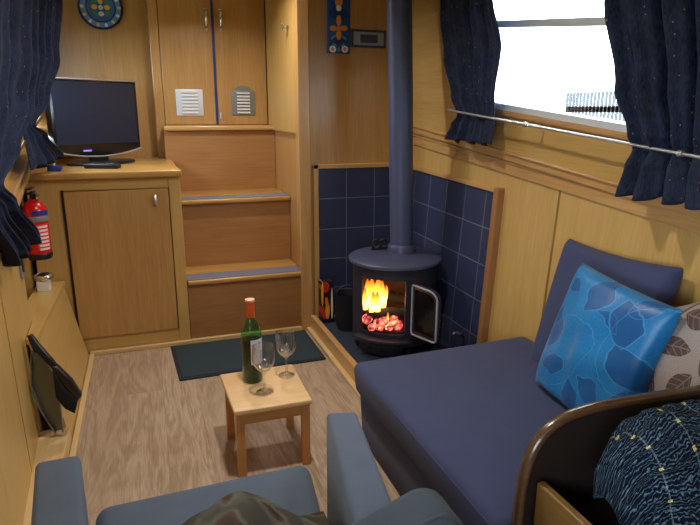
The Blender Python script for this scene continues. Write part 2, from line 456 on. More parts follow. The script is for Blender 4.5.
def obj(name, bm, mat, parent=None, smooth=None, base=None, label=None):
    """bm is in world coordinates; link it as ONE mesh object"""
    me = bpy.data.meshes.new(name)
    bmesh.ops.remove_doubles(bm, verts=bm.verts[:], dist=1e-5)
    if parent is not None:
        loc = Vector((0, 0, 0)); off = world_loc(parent)
    else:
        if base is None:
            xs = [v.co for v in bm.verts]
            base = (sum(min(q[i] for q in xs) + max(q[i] for q in xs) for i in (0,)) / 2,
                    (min(q[1] for q in xs) + max(q[1] for q in xs)) / 2, min(q[2] for q in xs))
        loc = Vector(base); off = loc
    bmesh.ops.translate(bm, vec=-off, verts=bm.verts[:])
    bm.to_mesh(me); bm.free(); me.materials.append(mat)
    o = bpy.data.objects.new(name, me); COL.objects.link(o); o.location = loc
    if parent is not None: o.parent = parent
    if smooth is not None:
        for p in me.polygons: p.use_smooth = True
        try: me.set_sharp_from_angle(angle=math.radians(smooth))
        except Exception: pass
    if label: o['label'] = label
    return o

def thing(name, label, cat, loc, group=None):
    o = bpy.data.objects.new(name, None); COL.objects.link(o); o.location = loc; o.empty_display_size = 0.1
    return tag(o, label, cat, group)
def tag(o, label, cat, group=None, kind=None):
    o['label'] = label; o['category'] = cat
    if group: o['group'] = group
    if kind: o['kind'] = kind
    return o
def struct(name, bm, mat, label, cat, parent=None, smooth=None):
    o = obj(name, bm, mat, parent, smooth)
    o['kind'] = 'structure'; o['label'] = label; o['category'] = cat
    return o
def subsurf(o, lv=1):
    m = o.modifiers.new('sub', 'SUBSURF'); m.levels = lv; m.render_levels = lv
def solid(o, th, off=0):
    m = o.modifiers.new('sol', 'SOLIDIFY'); m.thickness = th; m.offset = off
def interp(tab, x):
    if x <= tab[0][0]: return tab[0][1]
    for (a, p), (b, q) in zip(tab, tab[1:]):
        if x <= b:
            s = (x - a) / (b - a); s = s * s * (3 - 2 * s); return p + (q - p) * s
    return tab[-1][1]

# ------------------------------------------------------------------ hull geometry (metres; x to starboard, y to the bow, z up)
YB = -2.2                                   # rear end of the cabin that is built
ZC = 1.96
def xr(y): return 1.405 + 0.05 * (2.975 - y)             # right hull side lining
def zrl(y): return 1.029 - 0.0943 * (2.975 - y)          # lower / upper edge of the right gunwale trim
def zrt(y): return 1.144 - 0.109 * (3.006 - y)
def xw(y, z): return xr(y) - 0.055 * (0.95 - z)           # lower lining flares outwards
def PR(y, h, off=0.0): return Vector((xr(y) - 0.03 - 0.12 * h + off, y, zrt(y) + h))
def xl(y): return -0.470 - 0.06 * (y - 2.5)
def zll(y): return 0.857 + 0.15 * (y - 2.49)
def zlt(y): return 0.957 + 0.15 * (y - 2.49)
def PL(y, h, off=0.0): return Vector((xl(y) - 0.008 + 0.045 * h + off, y, zlt(y) + h))

bm = nb(); box(bm, (-0.75, YB, -0.05), (1.9, 4.0, 0.0), g=1)
struct('floor', bm, FLOOR, 'pale oak laminate plank floor of the boat cabin', 'floor')
bm = nb(); box(bm, (-0.75, YB, ZC), (1.9, 4.0, ZC + 0.04), g=1)
struct('ceiling', bm, CEIL, 'pale ceiling over the cabin', 'ceiling')

def hexa(bm, quad, off, g=2, bev=0):
    off = Vector(off); return poly8(bm, [Vector(q) for q in quad] + [Vector(q) + off for q in quad], bev, 2, g)

# right side: lower lining in boards, upper cabin side with window openings
RW = [(1.06, 2.27)]            # window openings along y
H0, H1 = 0.165, 0.62
bm = nb()
for a, b in ((YB, 0.35), (0.35, 1.787), (1.799, 3.02)):
    hexa(bm, [(xw(a, 0), a, 0), (xw(b, 0), b, 0), (xr(b), b, zrl(b) + .05), (xr(a), a, zrl(a) + .05)], (0.019, 0, 0))
def upper(bm, P, wins, sgn, hmax):
    ys = sorted([YB, 4.0] + [y for w in wins for y in w])
    def q(y0, y1, f0, f1):
        hexa(bm, [P(y0, f0(y0)), P(y1, f0(y1)), P(y1, f1(y1)), P(y0, f1(y0))], (0.06 * sgn, 0, 0.0), g=1)
    zero = lambda y: -0.03
    for a, b in zip(ys, ys[1:]):
        if any(abs(a - w[0]) < 1e-6 for w in wins):
            q(a, b, zero, lambda y: H0); q(a, b, lambda y: H1, hmax)
        else:
            q(a, b, zero, hmax)
upper(bm, PR, RW, 1, lambda y: ZC + 0.03 - zrt(y))
struct('wall_right', bm, OAK_Y, 'pale oak panelled cabin wall on the right with a window', 'wall')

bm = nb(); hexa(bm, [(xw(1.6, 0) + .02, 1.6, 0), (xw(2.0, 0) + .02, 2.0, 0), (xr(2.0) + .02, 2.0, zrl(2.0) + .04), (xr(1.6) + .02, 1.6, zrl(1.6) + .04)], (0.025, 0, 0))
struct('trim_8', bm, BENCHW, 'dark groove between the boards of the right lower wall', 'trim')
# gunwale trim, right: board with two raised beads
bm = nb()
def rail_piece(bm, f, X, Z, g=1, bev=0.0):
    """board along y between section corners given at two stations"""
    a, b = YB, 3.0
    poly8(bm, [(X(a) + f[0], a, Z(a) + f[1]), (X(b) + f[0], b, Z(b) + f[1]), (X(b) + f[2], b, Z(b) + f[1]), (X(a) + f[2], a, Z(a) + f[1]),
               (X(a) + f[0], a, Z(a) + f[3]), (X(b) + f[0], b, Z(b) + f[3]), (X(b) + f[2], b, Z(b) + f[3]), (X(a) + f[2], a, Z(a) + f[3])], bev, 2, g)
rail_piece(bm, (-0.014, 0.0, 0.02, 0.048), xr, zrl, 1, 0.004)
rail_piece(bm, (-0.022, 0.046, 0.02, 0.056), xr, zrl, 1, 0.004)
rail_piece(bm, (-0.012, 0.054, 0.02, 0.064), xr, zrl, 1, 0.002)
rail_piece(bm, (-0.026, 0.060, 0.02, 0.072), xr, zrl, 1, 0.005)
rail_piece(bm, (-0.030, -0.040, 0.02, -0.008), xr, zrt, 1, 0.003)
rail_piece(bm, (-0.042, -0.012, 0.02, 0.000), xr, zrt, 1, 0.005)
struct('trim_1', bm, OAK_TRIM, 'moulded oak gunwale trim running under the right window', 'trim')

# left side
LW = [(2.55, 3.42), (-1.4, 0.5)]
bm = nb(); upper(bm, PL, LW, -1, lambda y: ZC + 0.03 - zlt(y))
def xn(y, z): return -0.43 - 0.06 * (y - 2.1) - 0.018 * z   # near lower lining, leaning out
for a, b in ((YB, 1.878), (1.890, 2.38)):
    za, zb = zll(a) + .04, zll(b) + .04
    hexa(bm, [(xn(a, 0), a, 0), (xn(b, 0), b, 0), (xn(b, zb), b, zb), (xn(a, za), a, za)], (-0.022, 0, 0))
hexa(bm, [(xn(YB, 0) - .022, YB, 0), (xn(2.38, 0) - .022, 2.38, 0), (xn(2.38, .9) - .022, 2.38, .86), (xn(YB, .4) - .022, YB, .45)], (-0.03, 0, 0))
hexa(bm, [(-0.53, 2.08, 0), (-0.56, 3.9, 0), (-0.56, 3.9, 1.1), (-0.53, 2.08, 0.9)], (-0.05, 0, 0))
struct('wall_left', bm, OAK_Y, 'yellow oak panelled cabin wall on the left', 'wall')
bm = nb()
rail_piece(bm, (-0.08, 0.0, 0.016, 0.05), xl, zll, 1, 0.004)
rail_piece(bm, (-0.08, 0.04, 0.030, 0.056), xl, zll, 1, 0.005)
rail_piece(bm, (-0.08, 0.05, 0.016, 0.092), xl, zll, 1, 0.004)
rail_piece(bm, (-0.08, 0.085, 0.030, 0.10), xl, zll, 1, 0.005)
struct('trim_2', bm, OAK_TRIM, 'moulded oak gunwale trim behind the left curtains', 'trim')

bm = nb(); box(bm, (-0.8, YB - .05, 0), (1.9, YB, ZC)); struct('wall_back', bm, OAK, 'oak rear bulkhead behind the viewer', 'wall')

# front: tiled corner wall, board above it, stairwell side, television wall
bm = nb(); box(bm, (-0.8, 3.9, 0.0), (1.9, 3.98, ZC)); struct('wall_front', bm, OAK, 'oak bow bulkhead behind the television', 'wall')
bm = nb()
box(bm, (0.829, 3.02, 0.905), (1.56, 3.06, ZC))
box(bm, (0.829, 3.03, 0.0), (1.56, 3.06, 0.905))
struct('wall_stove', bm, OAK, 'oak wall board above the stove tiles', 'wall')
bm = nb(); box(bm, (0.786, 3.06, 0.0), (0.829, 3.9, ZC)); struct('wall_stairwell', bm, OAK, 'oak side wall of the step well', 'wall')
bm = nb(); box(bm, (0.767, 2.995, 0), (0.829, 3.06, ZC), 0.004); struct('trim_3', bm, OAK_TRIM, 'oak post between the steps and the stove corner', 'trim')
bm = nb(); box(bm, (0.088, 3.795, 0.9), (0.140, 3.86, ZC), 0.004)
struct('trim_4', bm, OAK_TRIM, 'oak post between television wall and bow doors', 'trim')

# tiles around the stove
bm = nb()
t = nb(); box(t, (0.872, 3.012, 0.068), (1.41, 3.03, 0.905))
uvl = t.loops.layers.uv.active
for f in t.faces:
    for l in f.loops: l[uvl].uv = (l.vert.co.x - 0.872 + 0.001, 0.905 - l.vert.co.z + 0.003)
merge(bm, t)
t = nb(); hexa(t, [(xw(2.15, 0) - .012, 2.15, 0.068), (xw(3.02, 0) - .012, 3.02, 0.068), (xr(3.02) - .012, 3.02, .897), (xr(2.15) - .012, 2.15, .862)], (0.02, 0, 0))
uvl = t.loops.layers.uv.active
for f in t.faces:
    for l in f.loops: l[uvl].uv = (3.0 - l.vert.co.y + 0.06, (0.897 - 0.043 * (3.02 - l.vert.co.y)) - l.vert.co.z + 0.003)
merge(bm, t)
struct('wall_tiled', bm, TILE, 'dark slate-blue square tiles lining the stove corner', 'wall tiles')
bm = nb()
box(bm, (0.846, 3.0, 0.07), (0.874, 3.03, 0.925), 0.003)
box(bm, (0.846, 3.0, 0.902), (1.40, 3.03, 0.925), 0.003, g=0)
hexa(bm, [(xr(2.14) - .024, 2.14, .860), (xr(3.0) - .024, 3.0, .897), (xr(3.0) - .024, 3.0, .919), (xr(2.14) - .024, 2.14, .882)], (0.03, 0, 0), 1, 0.003)
struct('trim_5', bm, OAK_TRIM, 'thin pale oak strip edging the stove tiles', 'trim')
bm = nb(); hexa(bm, [(xw(2.12, 0) - .034, 2.12, 0.0), (xw(2.155, 0) - .034, 2.155, 0.0), (xw(2.155, .885) - .034, 2.155, .885), (xw(2.12, .885) - .034, 2.12, .885)], (0.05, 0, 0), 2, 0.004)
struct('trim_6', bm, CAPPING, 'brown upright strip at the near end of the side tiles', 'trim')

# hearth
bm = nb(); box(bm, (0.845, 1.95, 0.0), (1.44, 3.02, 0.068)); struct('hearth', bm, SLATE, 'dark slate hearth slab under the stove', 'hearth')
bm = nb(); box(bm, (0.818, 1.93, 0.0), (0.848, 3.0, 0.088), 0.004, g=1); struct('trim_7', bm, OAK_TRIM, 'oak kerb along the hearth edge', 'trim')
bm = nb(); box(bm, (0.794, 1.95, 0.0), (0.8185, 2.995, 0.02), 0.004, g=1)
box(bm, (0.165, 2.998, 0.0), (0.795, 3.022, 0.024), 0.004, g=0)
box(bm, (-0.33, 2.994, 0.0), (0.165, 3.018, 0.022), 0.004, g=0)
box(bm, (-0.334, 0.2, 0.0), (-0.312, 3.0, 0.014), 0.004, g=1)
struct('baseboard_front', bm, BEAD, 'pale wood beading along the foot of steps, cabinet and walls', 'beading')

# left low boxing with ledge, plinth
bm = nb()
poly8(bm, [(-0.335, 2.17, 0), (-0.335, 2.99, 0), (-0.413, 2.99, .39), (-0.413, 2.17, .405), (-0.355, 2.17, 0), (-0.355, 2.99, 0), (-0.433, 2.99, .39), (-0.433, 2.17, .405)], 0.0, 2, 1)
poly8(bm, [(-0.405, 2.17, .402), (-0.405, 2.385, .397), (-0.452, 2.385, .397), (-0.439, 2.17, .402), (-0.405, 2.17, .422), (-0.405, 2.385, .417), (-0.452, 2.385, .417), (-0.439, 2.17, .422)], 0.0, 2, 1)
poly8(bm, [(-0.405, 2.385, .397), (-0.405, 3.0, .382), (-0.52, 3.0, .382), (-0.515, 2.385, .397), (-0.405, 2.385, .417), (-0.405, 3.0, .402), (-0.52, 3.0, .402), (-0.515, 2.385, .417)], 0.0, 2, 1)
lk = thing('hull_locker', 'low yellow oak boxing with a narrow ledge along the left wall', 'locker', (-0.43, 2.6, 0))
obj('casing', bm, OAK_Y, lk)
bm = nb(); box(bm, (-0.46, 0.3, 0.0), (-0.335, 2.16, 0.07), 0.004, g=1)
struct('baseboard_left', bm, BEAD, 'pale wooden plinth at the foot of the left wall', 'plinth')

# ------------------------------------------------------------------ windows
def window(name, P, w, sgn, label):
    y0, y1 = w
    def bar(bm, a, b, h0, h1, d0=-0.008, d1=0.05):
        q = [P(a, h0, d0 * sgn), P(b, h0, d0 * sgn), P(b, h1, d0 * sgn), P(a, h1, d0 * sgn)]
        hexa(bm, q, ((d1 - d0) * sgn, 0, 0), 1)
    fr = nb(); e = 0.022
    bar(fr, y0, y1, H0 - .002, H0 + e); bar(fr, y0, y1, H1 - e, H1 + .002)
    bar(fr, y0, y0 + e, H0, H1); bar(fr, y1 - e, y1, H0, H1)
    root = struct(name, fr, ALU, label, 'window')
    b2 = nb(); bar(b2, y0 + e, y1 - e, 0.474, 0.500, 0.004, 0.03); obj('glazing_bar', b2, ALU, root)
    pn = nb(); bar(pn, y0 + e, y1 - e, H0 + e, 0.474, 0.012, 0.016); bar(pn, y0 + e, y1 - e, 0.5, H1 - e, 0.018, 0.022)
    obj('pane', pn, PANE, root)
    sl = nb(); bar(sl, y0, y1, H0 - .022, H0 - .002, -0.014, 0.02); obj('sill', sl, OAK_TRIM, root)
    return root
window('window_1', PR, RW[0], 1, 'bright aluminium framed window with hopper bar on the right wall')
window('window_2', PL, LW[0], -1, 'left window hidden behind the gathered curtains')
window('window_3', PL, LW[1], -1, 'left side window behind the viewer')

# ------------------------------------------------------------------ curtains
def curtain(name, label, rows, folds, amp, group=None, seed=0, nu=150):
    """rows: list of (z, x, y_near, y_far, amp factor) from top to bottom; folds along y"""
    rnd = random.Random(seed); ph = [rnd.uniform(0, 2 * PI) for _ in range(6)]
    rows = sorted(rows, key=lambda r: -r[0]); top, bot = rows[0][0], rows[-1][0]
    def tab(k): return [(-r[0], r[k]) for r in rows]
    T = [tab(k) for k in range(5)]
    def fn(s, t):
        z = top + (bot - top) * t
        x, a, b, am = (interp(T[k], -z) for k in (1, 2, 3, 4))
        w = s + 0.018 * math.sin(5 * t + ph[0]) * (s * (1 - s) * 4)
        f = math.sin(2 * PI * folds * w + ph[1] + 0.5 * math.sin(3 * t + ph[2])) + 0.45 * math.sin(2 * PI * folds * 2.13 * w + ph[3] + 1.1 * t)
        f += 0.35 * math.sin(2 * PI * folds * 0.43 * w + ph[4])
        dz = 0.008 * math.sin(2 * PI * folds * w + ph[5]) * max(0, (t - 0.85) / 0.15)
        # the bottom hem follows the lie of the rail
        return (x + amp * am * f, a + (b - a) * s + 0.25 * amp * am * math.cos(2 * PI * folds * w + ph[1]), z + dz)
    bm = nb(); W = max(abs(r[3] - r[2]) for r in rows)
    grid(bm, fn, nu, 90, (W * 1.7, top - bot))
    o = obj(name, bm, CURT, smooth=70); solid(o, 0.003, 0)
    return tag(o, label, 'curtain', group)

# right wall, far curtain (left one in view)
c1 = curtain('curtain', 'navy curtain hanging left of the bright window, tucked behind the rail', [
    (1.86, 1.245, 2.04, 2.43, 1.0), (1.62, 1.278, 2.025, 2.42, 1.0), (1.43, 1.302, 1.99, 2.41, 1.0), (1.27, 1.322, 2.05, 2.375, .8),
    (1.185, 1.337, 2.07, 2.35, .55), (1.14, 1.336, 2.06, 2.39, .8), (1.07, 1.334, 2.065, 2.43, 1.0)], 3.3, 0.017, seed=3)
# right wall, near curtain
c2 = curtain('curtain', 'dark navy dotted curtain right of the bright window, nearest on the right', [
    (1.86, 1.262, .78, 1.505, 1.0), (1.52, 1.302, .78, 1.485, 1.0), (1.27, 1.334, .82, 1.442, 1.0), (1.14, 1.354, .90, 1.395, .8),
    (1.095, 1.370, .93, 1.388, .5), (1.05, 1.362, .91, 1.395, .9), (0.965, 1.350, .86, 1.40, 1.2)], 6.5, 0.024, seed=11)
# left wall, far and near curtains
c3 = curtain('curtain', 'pale-lit blue curtain gathered on the left wall beside the television', [
    (1.88, -0.318, 2.60, 3.36, 1.0), (1.70, -0.325, 2.60, 3.27, 1.0), (1.43, -0.352, 2.60, 3.14, 1.0), (1.24, -0.382, 2.56, 2.90, .8),
    (1.14, -0.412, 2.52, 2.73, .35), (1.10, -0.402, 2.50, 2.86, .8), (0.985, -0.380, 2.46, 3.10, 1.2)], 4.0, 0.018, seed=5)
c4 = curtain('curtain', 'dark navy curtain in the near left foreground, tied back low', [
    (1.90, -0.292, 1.55, 2.46, 1.0), (1.58, -0.315, 1.50, 2.49, 1.0), (1.38, -0.338, 1.45, 2.52, 1.0), (1.22, -0.366, 1.50, 2.49, .9),
    (1.08, -0.392, 1.62, 2.26, .7), (0.985, -0.408, 1.72, 2.02, .35), (0.93, -0.398, 1.74, 2.08, .7), (0.775, -0.380, 1.82, 2.26, 1.0)], 4.6, 0.024, seed=9)

# curtain rails
bm = nb(); A = Vector((1.305, 2.385, 1.206)); B = Vector((1.366, 0.90, 1.066)); tube(bm, [A, A.lerp(B, .5), B], 0.0048, 10)
o = tag(obj('curtain_rail', bm, SILVER, smooth=60), 'thin silvery rail holding the right window curtains in', 'curtain rail')
for f, nm in ((0.0, 'rail_end'), (0.36, 'rail_bracket'), (0.80, 'rail_bracket')):
    p = A.lerp(B, f); b2 = nb(); lathe(b2, [(0, -.008), (.009, -.008), (.010, 0), (.009, .008), (0, .008)], p, 14, Matrix.Rotation(PI / 2, 4, 'X'))
    if f > 0: tube(b2, [p, p + Vector((0.06, 0, -.004))], 0.004, 8)
    obj(nm, b2, SILVER, o, 50)
bm = nb(); A = Vector((-0.414, 2.98, 1.175)); B = Vector((-0.412, 1.65, 0.93)); tube(bm, [A, B], 0.0055, 10)
tag(obj('curtain_rail', bm, BRASS, smooth=60), 'brass rail gathering the left wall curtains', 'curtain rail')
# ------------------------------------------------------------------ bow doors (setting) and their fittings
def bow_door(name, x0, x1, hx, label, dome):
    bm = nb(); box(bm, (x0, 3.79, 1.116), (x1, 3.825, ZC), 0.003)
    d = struct(name, bm, OAK, label, 'door')
    e = nb(); box(e, (x1 - .001, 3.785, 1.118), (x1 + .011, 3.822, ZC))
    obj('edge_strip', e, GAPBLUE if not dome else DARKEDGE, d, label='dark blue painted edge strip' if not dome else 'dark edge strip')
    # bow handle: two feet, S-curved grip
    h = nb()
    pts = [(hx, 3.788, 1.775), (hx, 3.772, 1.772), (hx, 3.762, 1.755), (hx, 3.757, 1.73), (hx, 3.762, 1.705), (hx, 3.772, 1.688), (hx, 3.768, 1.676), (hx, 3.775, 1.664)]
    tube(h, pts, [.008, .011, .012, .011, .008, .007, .010, .007], 10)
    lathe(h, [(0, -.006), (.012, -.005), (.012, .003), (0, .004)], (hx, 3.787, 1.776), 14, Matrix.Rotation(PI / 2, 4, 'X'))
    lathe(h, [(0, -.006), (.010, -.005), (.010, .003), (0, .004)], (hx, 3.787, 1.664), 14, Matrix.Rotation(PI / 2, 4, 'X'))
    obj('handle', h, CHROME, d, 50, label='polished curved pull handle')
    return d
d1 = bow_door('door_1', 0.143, 0.446, 0.414, 'left oak bow door with a louvred silver vent', False)
d2 = bow_door('door_2', 0.459, 0.768, 0.500, 'right oak bow door with a domed silver vent', True)
def vent(d, x0, x1, z0, z1, dome):
    y = 3.79
    bm = nb(); box(bm, (x0, y - .006, z0), (x1, y, z1), 0.002)
    if dome:
        cx = (x0 + x1) / 2
        prism(bm, [(cx + .055 * math.cos(a * PI / 16), y - .005, z1 - .004 + .032 * math.sin(a * PI / 16)) for a in range(17)], (0, .005, 0))
    v = obj('vent', bm, GREYP if dome else ALU, d, 40, label='silver louvred vent plate')
    n = 7
    for i in range(n):
        zz = z0 + .020 + (z1 - z0 - .034) * i / (n - 1)
        s = nb(); poly8(s, [(x0 + .032, y - .016, zz - .006), (x1 - .032, y - .016, zz - .006), (x1 - .032, y - .005, zz + .004), (x0 + .032, y - .005, zz + .004),
                            (x0 + .032, y - .014, zz - .008), (x1 - .032, y - .014, zz - .008), (x1 - .032, y - .003, zz + .002), (x0 + .032, y - .003, zz + .002)])
        obj('louvre', s, WHITEP, v)
vent(d1, 0.212, 0.372, 1.170, 1.325, False)
vent(d2, 0.545, 0.690, 1.172, 1.322, True)
bm = nb(); tube(bm, [(0.475, 3.783, 1.15), (0.475, 3.783, 1.19)], .005, 8); obj('bolt', bm, SILVER, d2, 50)

# ------------------------------------------------------------------ steps
st = thing('cabin_steps', 'oak steps up to the bow doors with grey grip strips', 'steps', (0.47, 3.3, 0))
def riser(y, z0, z1, x1=0.783, th=.02, x0=.165):
    b = nb(); box(b, (x0, y, z0), (x1, y + th, z1), g=0); obj('riser', b, OAK_DARK, st)
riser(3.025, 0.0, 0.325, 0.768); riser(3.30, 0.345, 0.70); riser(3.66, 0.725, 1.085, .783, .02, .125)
def tread(y0, y1, z, x1, strip):
    b = nb(); box(b, (0.166, y0, z - .026), (x1, y1, z), 0.008, 3, g=0); tr = obj('tread', b, OAK_TOP, st, 50)
    if strip:
        s = nb(); box(s, (0.162, y0 + .010, z - .001), (x1 - .004, y0 + .125, z + .004), 0.002, g=0)
        obj('anti_slip_strip', s, GREYSTRIP, tr, label='grey anti-slip strip')
tread(3.0, 3.31, 0.345, 0.785, True); tread(3.275, 3.67, 0.725, 0.785, True)
b = nb(); box(b, (0.125, 3.63, 1.085), (0.785, 3.835, 1.114), 0.008, 3, g=0); obj('top_sill', b, OAK_TRIM, st, 50)
# stairwell cupboard flap on the right
fl = thing('cupboard_door', 'yellow oak cupboard door with a small turn knob on the stairwell side', 'cupboard door', (0.775, 3.35, 1.085))
b = nb(); box(b, (0.770, 3.075, 1.085), (0.784, 3.775, ZC - .02), 0.003); obj('door_panel', b, OAK_Y, fl)
b = nb(); lathe(b, [(0, -.002), (.014, -.002), (.013, .006), (.006, .010), (.006, .022), (.012, .028), (.010, .034), (0, .036)], (0.770, 3.19, 1.625), 18, Matrix.Rotation(-PI / 2, 4, 'Y'))
box(b, (0.735, 3.186, 1.606), (0.743, 3.194, 1.646), 0.002)
obj('knob', b, CHROME, fl, 50, label='small chrome turn knob')

# ------------------------------------------------------------------ television cabinet and worktop
cb = thing('cabinet', 'oak cupboard with one door standing under the television', 'cabinet', (-0.2, 3.4, 0))
b = nb()
box(b, (-0.52, 3.02, 0.0), (-0.372, 3.05, 0.885)); box(b, (0.106, 3.015, 0.0), (0.162, 3.06, 0.885), 0.003)
box(b, (-0.372, 3.02, 0.832), (0.106, 3.05, 0.885), g=0); box(b, (-0.372, 3.02, 0.0), (0.106, 3.05, 0.088), g=0)
box(b, (0.145, 3.05, 0.0), (0.162, 3.885, 0.885)); box(b, (-0.52, 3.05, 0.0), (-0.50, 3.84, 0.885))
box(b, (-0.372, 3.045, 0.05), (0.106, 3.06, 0.86))
obj('carcass', b, OAK_Y, cb)
b = nb(); box(b, (-0.368, 3.006, 0.092), (0.101, 3.026, 0.828), 0.003); dr = obj('door', b, OAK, cb)
b = nb(); tube(b, [(0.040, 3.006, 0.797), (0.040, 2.99, 0.795), (0.040, 2.982, 0.775), (0.040, 2.99, 0.752), (0.040, 3.006, 0.75)], [.006, .007, .008, .007, .006], 10)
obj('handle', b, SILVER, dr, 50, label='small pewter pull handle')
b = nb(); box(b, (-0.379, 3.012, 0.08), (-0.368, 3.03, 0.834)); obj('shadow_gap', b, DARKEDGE, cb)
b = nb()
prism(b, [(-0.525, 2.985, .886), (0.168, 2.985, .886), (0.172, 3.0, .886), (0.160, 3.2, .886), (0.160, 3.895, .886), (-0.525, 3.895, .886)], (0, 0, .033), 0.007, 3, g=0)
tag(obj('worktop', b, OAK_TOP, smooth=40), 'rounded-edge oak worktop carrying the television', 'worktop')

# television: screen turned towards the cabin
def frame_xy(o, u, n):
    o = Vector(o); u = Vector(u).normalized(); n = Vector(n).normalized(); k = Vector((0, 0, 1))
    return lambda a, d, z: o + u * a + n * d + k * z
U = (0.815, 0.58, 0); N = (0.58, -0.815, 0)
F = frame_xy((-0.215, 3.47, 0.9195), U, N)
tv = thing('television', 'black flat-screen television with a curved silver lower edge on the worktop', 'television', (-0.215, 3.47, 0.919))
def tvout(w, z0, z1, sag, d):
    pts = [F(-w, d, z1), F(-w, d, z0)]
    for i in range(1, 12):
        a = -w + 2 * w * i / 12; pts.append(F(a, d, z0 - sag * (1 - (a / w) ** 2)))
    return pts + [F(w, d, z0), F(w, d, z1)]
b = nb(); prism(b, tvout(.252, .070, .436, .034, 0), Vector(N) * -.05, 0.004, 2); obj('casing', b, TVB, tv, 40)
b = nb(); prism(b, [F(-.19, -.05, .40), F(-.19, -.05, .12), F(.19, -.05, .12), F(.19, -.05, .40)], Vector(N) * -.03, 0.012, 3); obj('rear_housing', b, BLACKM, tv, 40)
b = nb(); prism(b, [F(-.236, 0, .422), F(-.236, 0, .106), F(.236, 0, .106), F(.236, 0, .422)], Vector(N) * .002); obj('screen', b, SCREEN, tv)
b = nb(); pts = tvout(.252, .070, .436, .034, .002)[1:-1]; tube(b, [p + Vector((0, 0, .003)) for p in pts], .0045, 8); obj('silver_edge', b, SILVER, tv, 50, label='curved silver lower trim')
b = nb(); tube(b, [F(-.252, .001, .436), F(.252, .001, .436)], .004, 8); obj('top_edge', b, SILVER, tv, 50)
b = nb(); prism(b, [F(-.10, .001, .076), F(-.10, .001, .069), F(-.055, .001, .069), F(-.055, .001, .076)], Vector(N) * .003); obj('standby_light', b, LED, tv, label='small violet-blue glowing light bar')
b = nb(); prism(b, [F(-.05, -.012, .07), F(-.05, -.012, .012), F(.05, -.012, .012), F(.05, -.012, .07)], Vector(N) * -.03, 0.004); obj('neck', b, BLACKP, tv)
b = nb(); prism(b, [F(.19 * math.cos(2 * PI * i / 40), -.00 + .12 * math.sin(2 * PI * i / 40), 0.0) for i in range(40)], (0, 0, .014), 0.004); obj('stand_base', b, BLACKP, tv, 40)

# remote control
b = nb(); G = frame_xy((-0.195, 3.17, 0.919), (.94, -.34, 0), (.34, .94, 0))
prism(b, [G(-.085, -.024, 0), G(.085, -.024, 0), G(.085, .024, 0), G(-.085, .024, 0)], (0, 0, .024), .007, 3)
rc = tag(obj('remote_control', b, BLACKP, smooth=40), 'black remote control lying on the worktop edge', 'remote control')
for i in range(5):
    for j in range(2):
        b = nb(); lathe(b, [(.005, 0), (.005, .003), (0, .0035)], G(-.05 + i * .024, -.010 + j * .020, .023), 8); obj('button', b, GREYP, rc, 40)
# charger plug with cable
pl = thing('charger_plug', 'small dark plug with a pale cable beside the curtain on the worktop', 'plug', (-0.40, 3.10, 0.919))
b = nb(); box(b, (-0.432, 3.07, 0.919), (-0.372, 3.13, 0.945), .006, 2); obj('plug_body', b, BLUE, pl, 40)
b = nb(); tube(b, [(-0.405, 3.10, .944), (-0.405, 3.10, .985), (-0.415, 3.11, 1.02), (-0.43, 3.13, 1.05)], .006, 8); obj('cable', b, WHITEP, pl, 50)

# decorative plate on the wall
pc = Vector((-0.164, 3.895, 1.772)); PX = Matrix.Rotation(PI / 2, 4, 'X')
dp = thing('decorative_plate', 'round blue plate with painted flowers hung above the television', 'plate', pc)
b = nb(); lathe(b, [(0, .012), (.062, .012), (.080, .020), (.115, .030), (.118, .026), (.08, .012), (.05, .004), (0, .004)], pc, 40, PX); obj('plate_dish', b, PLATEBLUE, dp, 40)
b = nb(); lathe(b, [(.108, .0285), (.118, .0315), (.121, .028), (.118, .024)], pc, 40, PX); obj('plate_rim', b, PLATERIM, dp, 40)
def flower_mat(name, base, groups, rough=0.35):
    t = NT(name); v = t.uv(); c = base
    for col, items in groups:
        ins, _ = ellipses(t, v, items); c = t.mix(ins, c, col)
    t.bsdf(c, rough); return t.m
def planar_uv(o, cx, cz):
    """picture coordinates of a board seen from the front: x and z in metres about (cx, cz)"""
    uvl = o.data.uv_layers[0]
    for lp in o.data.loops:
        q = o.data.vertices[lp.vertex_index].co + world_loc(o); uvl.data[lp.index].uv = (q.x - cx, q.z - cz)
YEL, WHI, ORA, PIN, GRN, DBL = srgb(224, 192, 84), srgb(214, 216, 226), srgb(206, 132, 44), srgb(206, 112, 100), srgb(84, 136, 110), srgb(20, 40, 116)
R8 = [(.100 * math.cos(i * PI / 7), .100 * math.sin(i * PI / 7), .013, .008, i * PI / 7) for i in range(14)]
PM = flower_mat('painted_plate', srgb(96, 136, 200), [
    (srgb(24, 48, 128), [(0, 0, .082, .082, 0)]), (srgb(58, 104, 178), [(0, 0, .074, .074, 0)]), (YEL, R8[::2]), (WHI, R8[1::2]),
    (GRN, [(.045 * math.cos(a), .045 * math.sin(a), .012, .02, a) for a in (.8, 2.4, 3.9, 5.5)]),
    (YEL, [(.034, .002, .016, .013, 0), (-.034, .002, .016, .013, 0), (0, .034, .013, .016, 0)]), (WHI, [(0, 0, .013, .013, 0), (0, -.034, .015, .013, 0)])], .25)
for nm in ('plate_dish', 'plate_rim'):
    q = [c for c in dp.children if c.name == nm][0]; planar_uv(q, pc.x, pc.z)
    if nm == 'plate_dish': q.data.materials[0] = PM
pp = thing('painted_panel', 'blue painted board with orange and white flowers on the wall', 'painted panel', (0.99, 3.01, 1.488))
b = nb(); box(b, (0.928, 3.006, 1.488), (1.052, 3.0195, 1.87), .003)
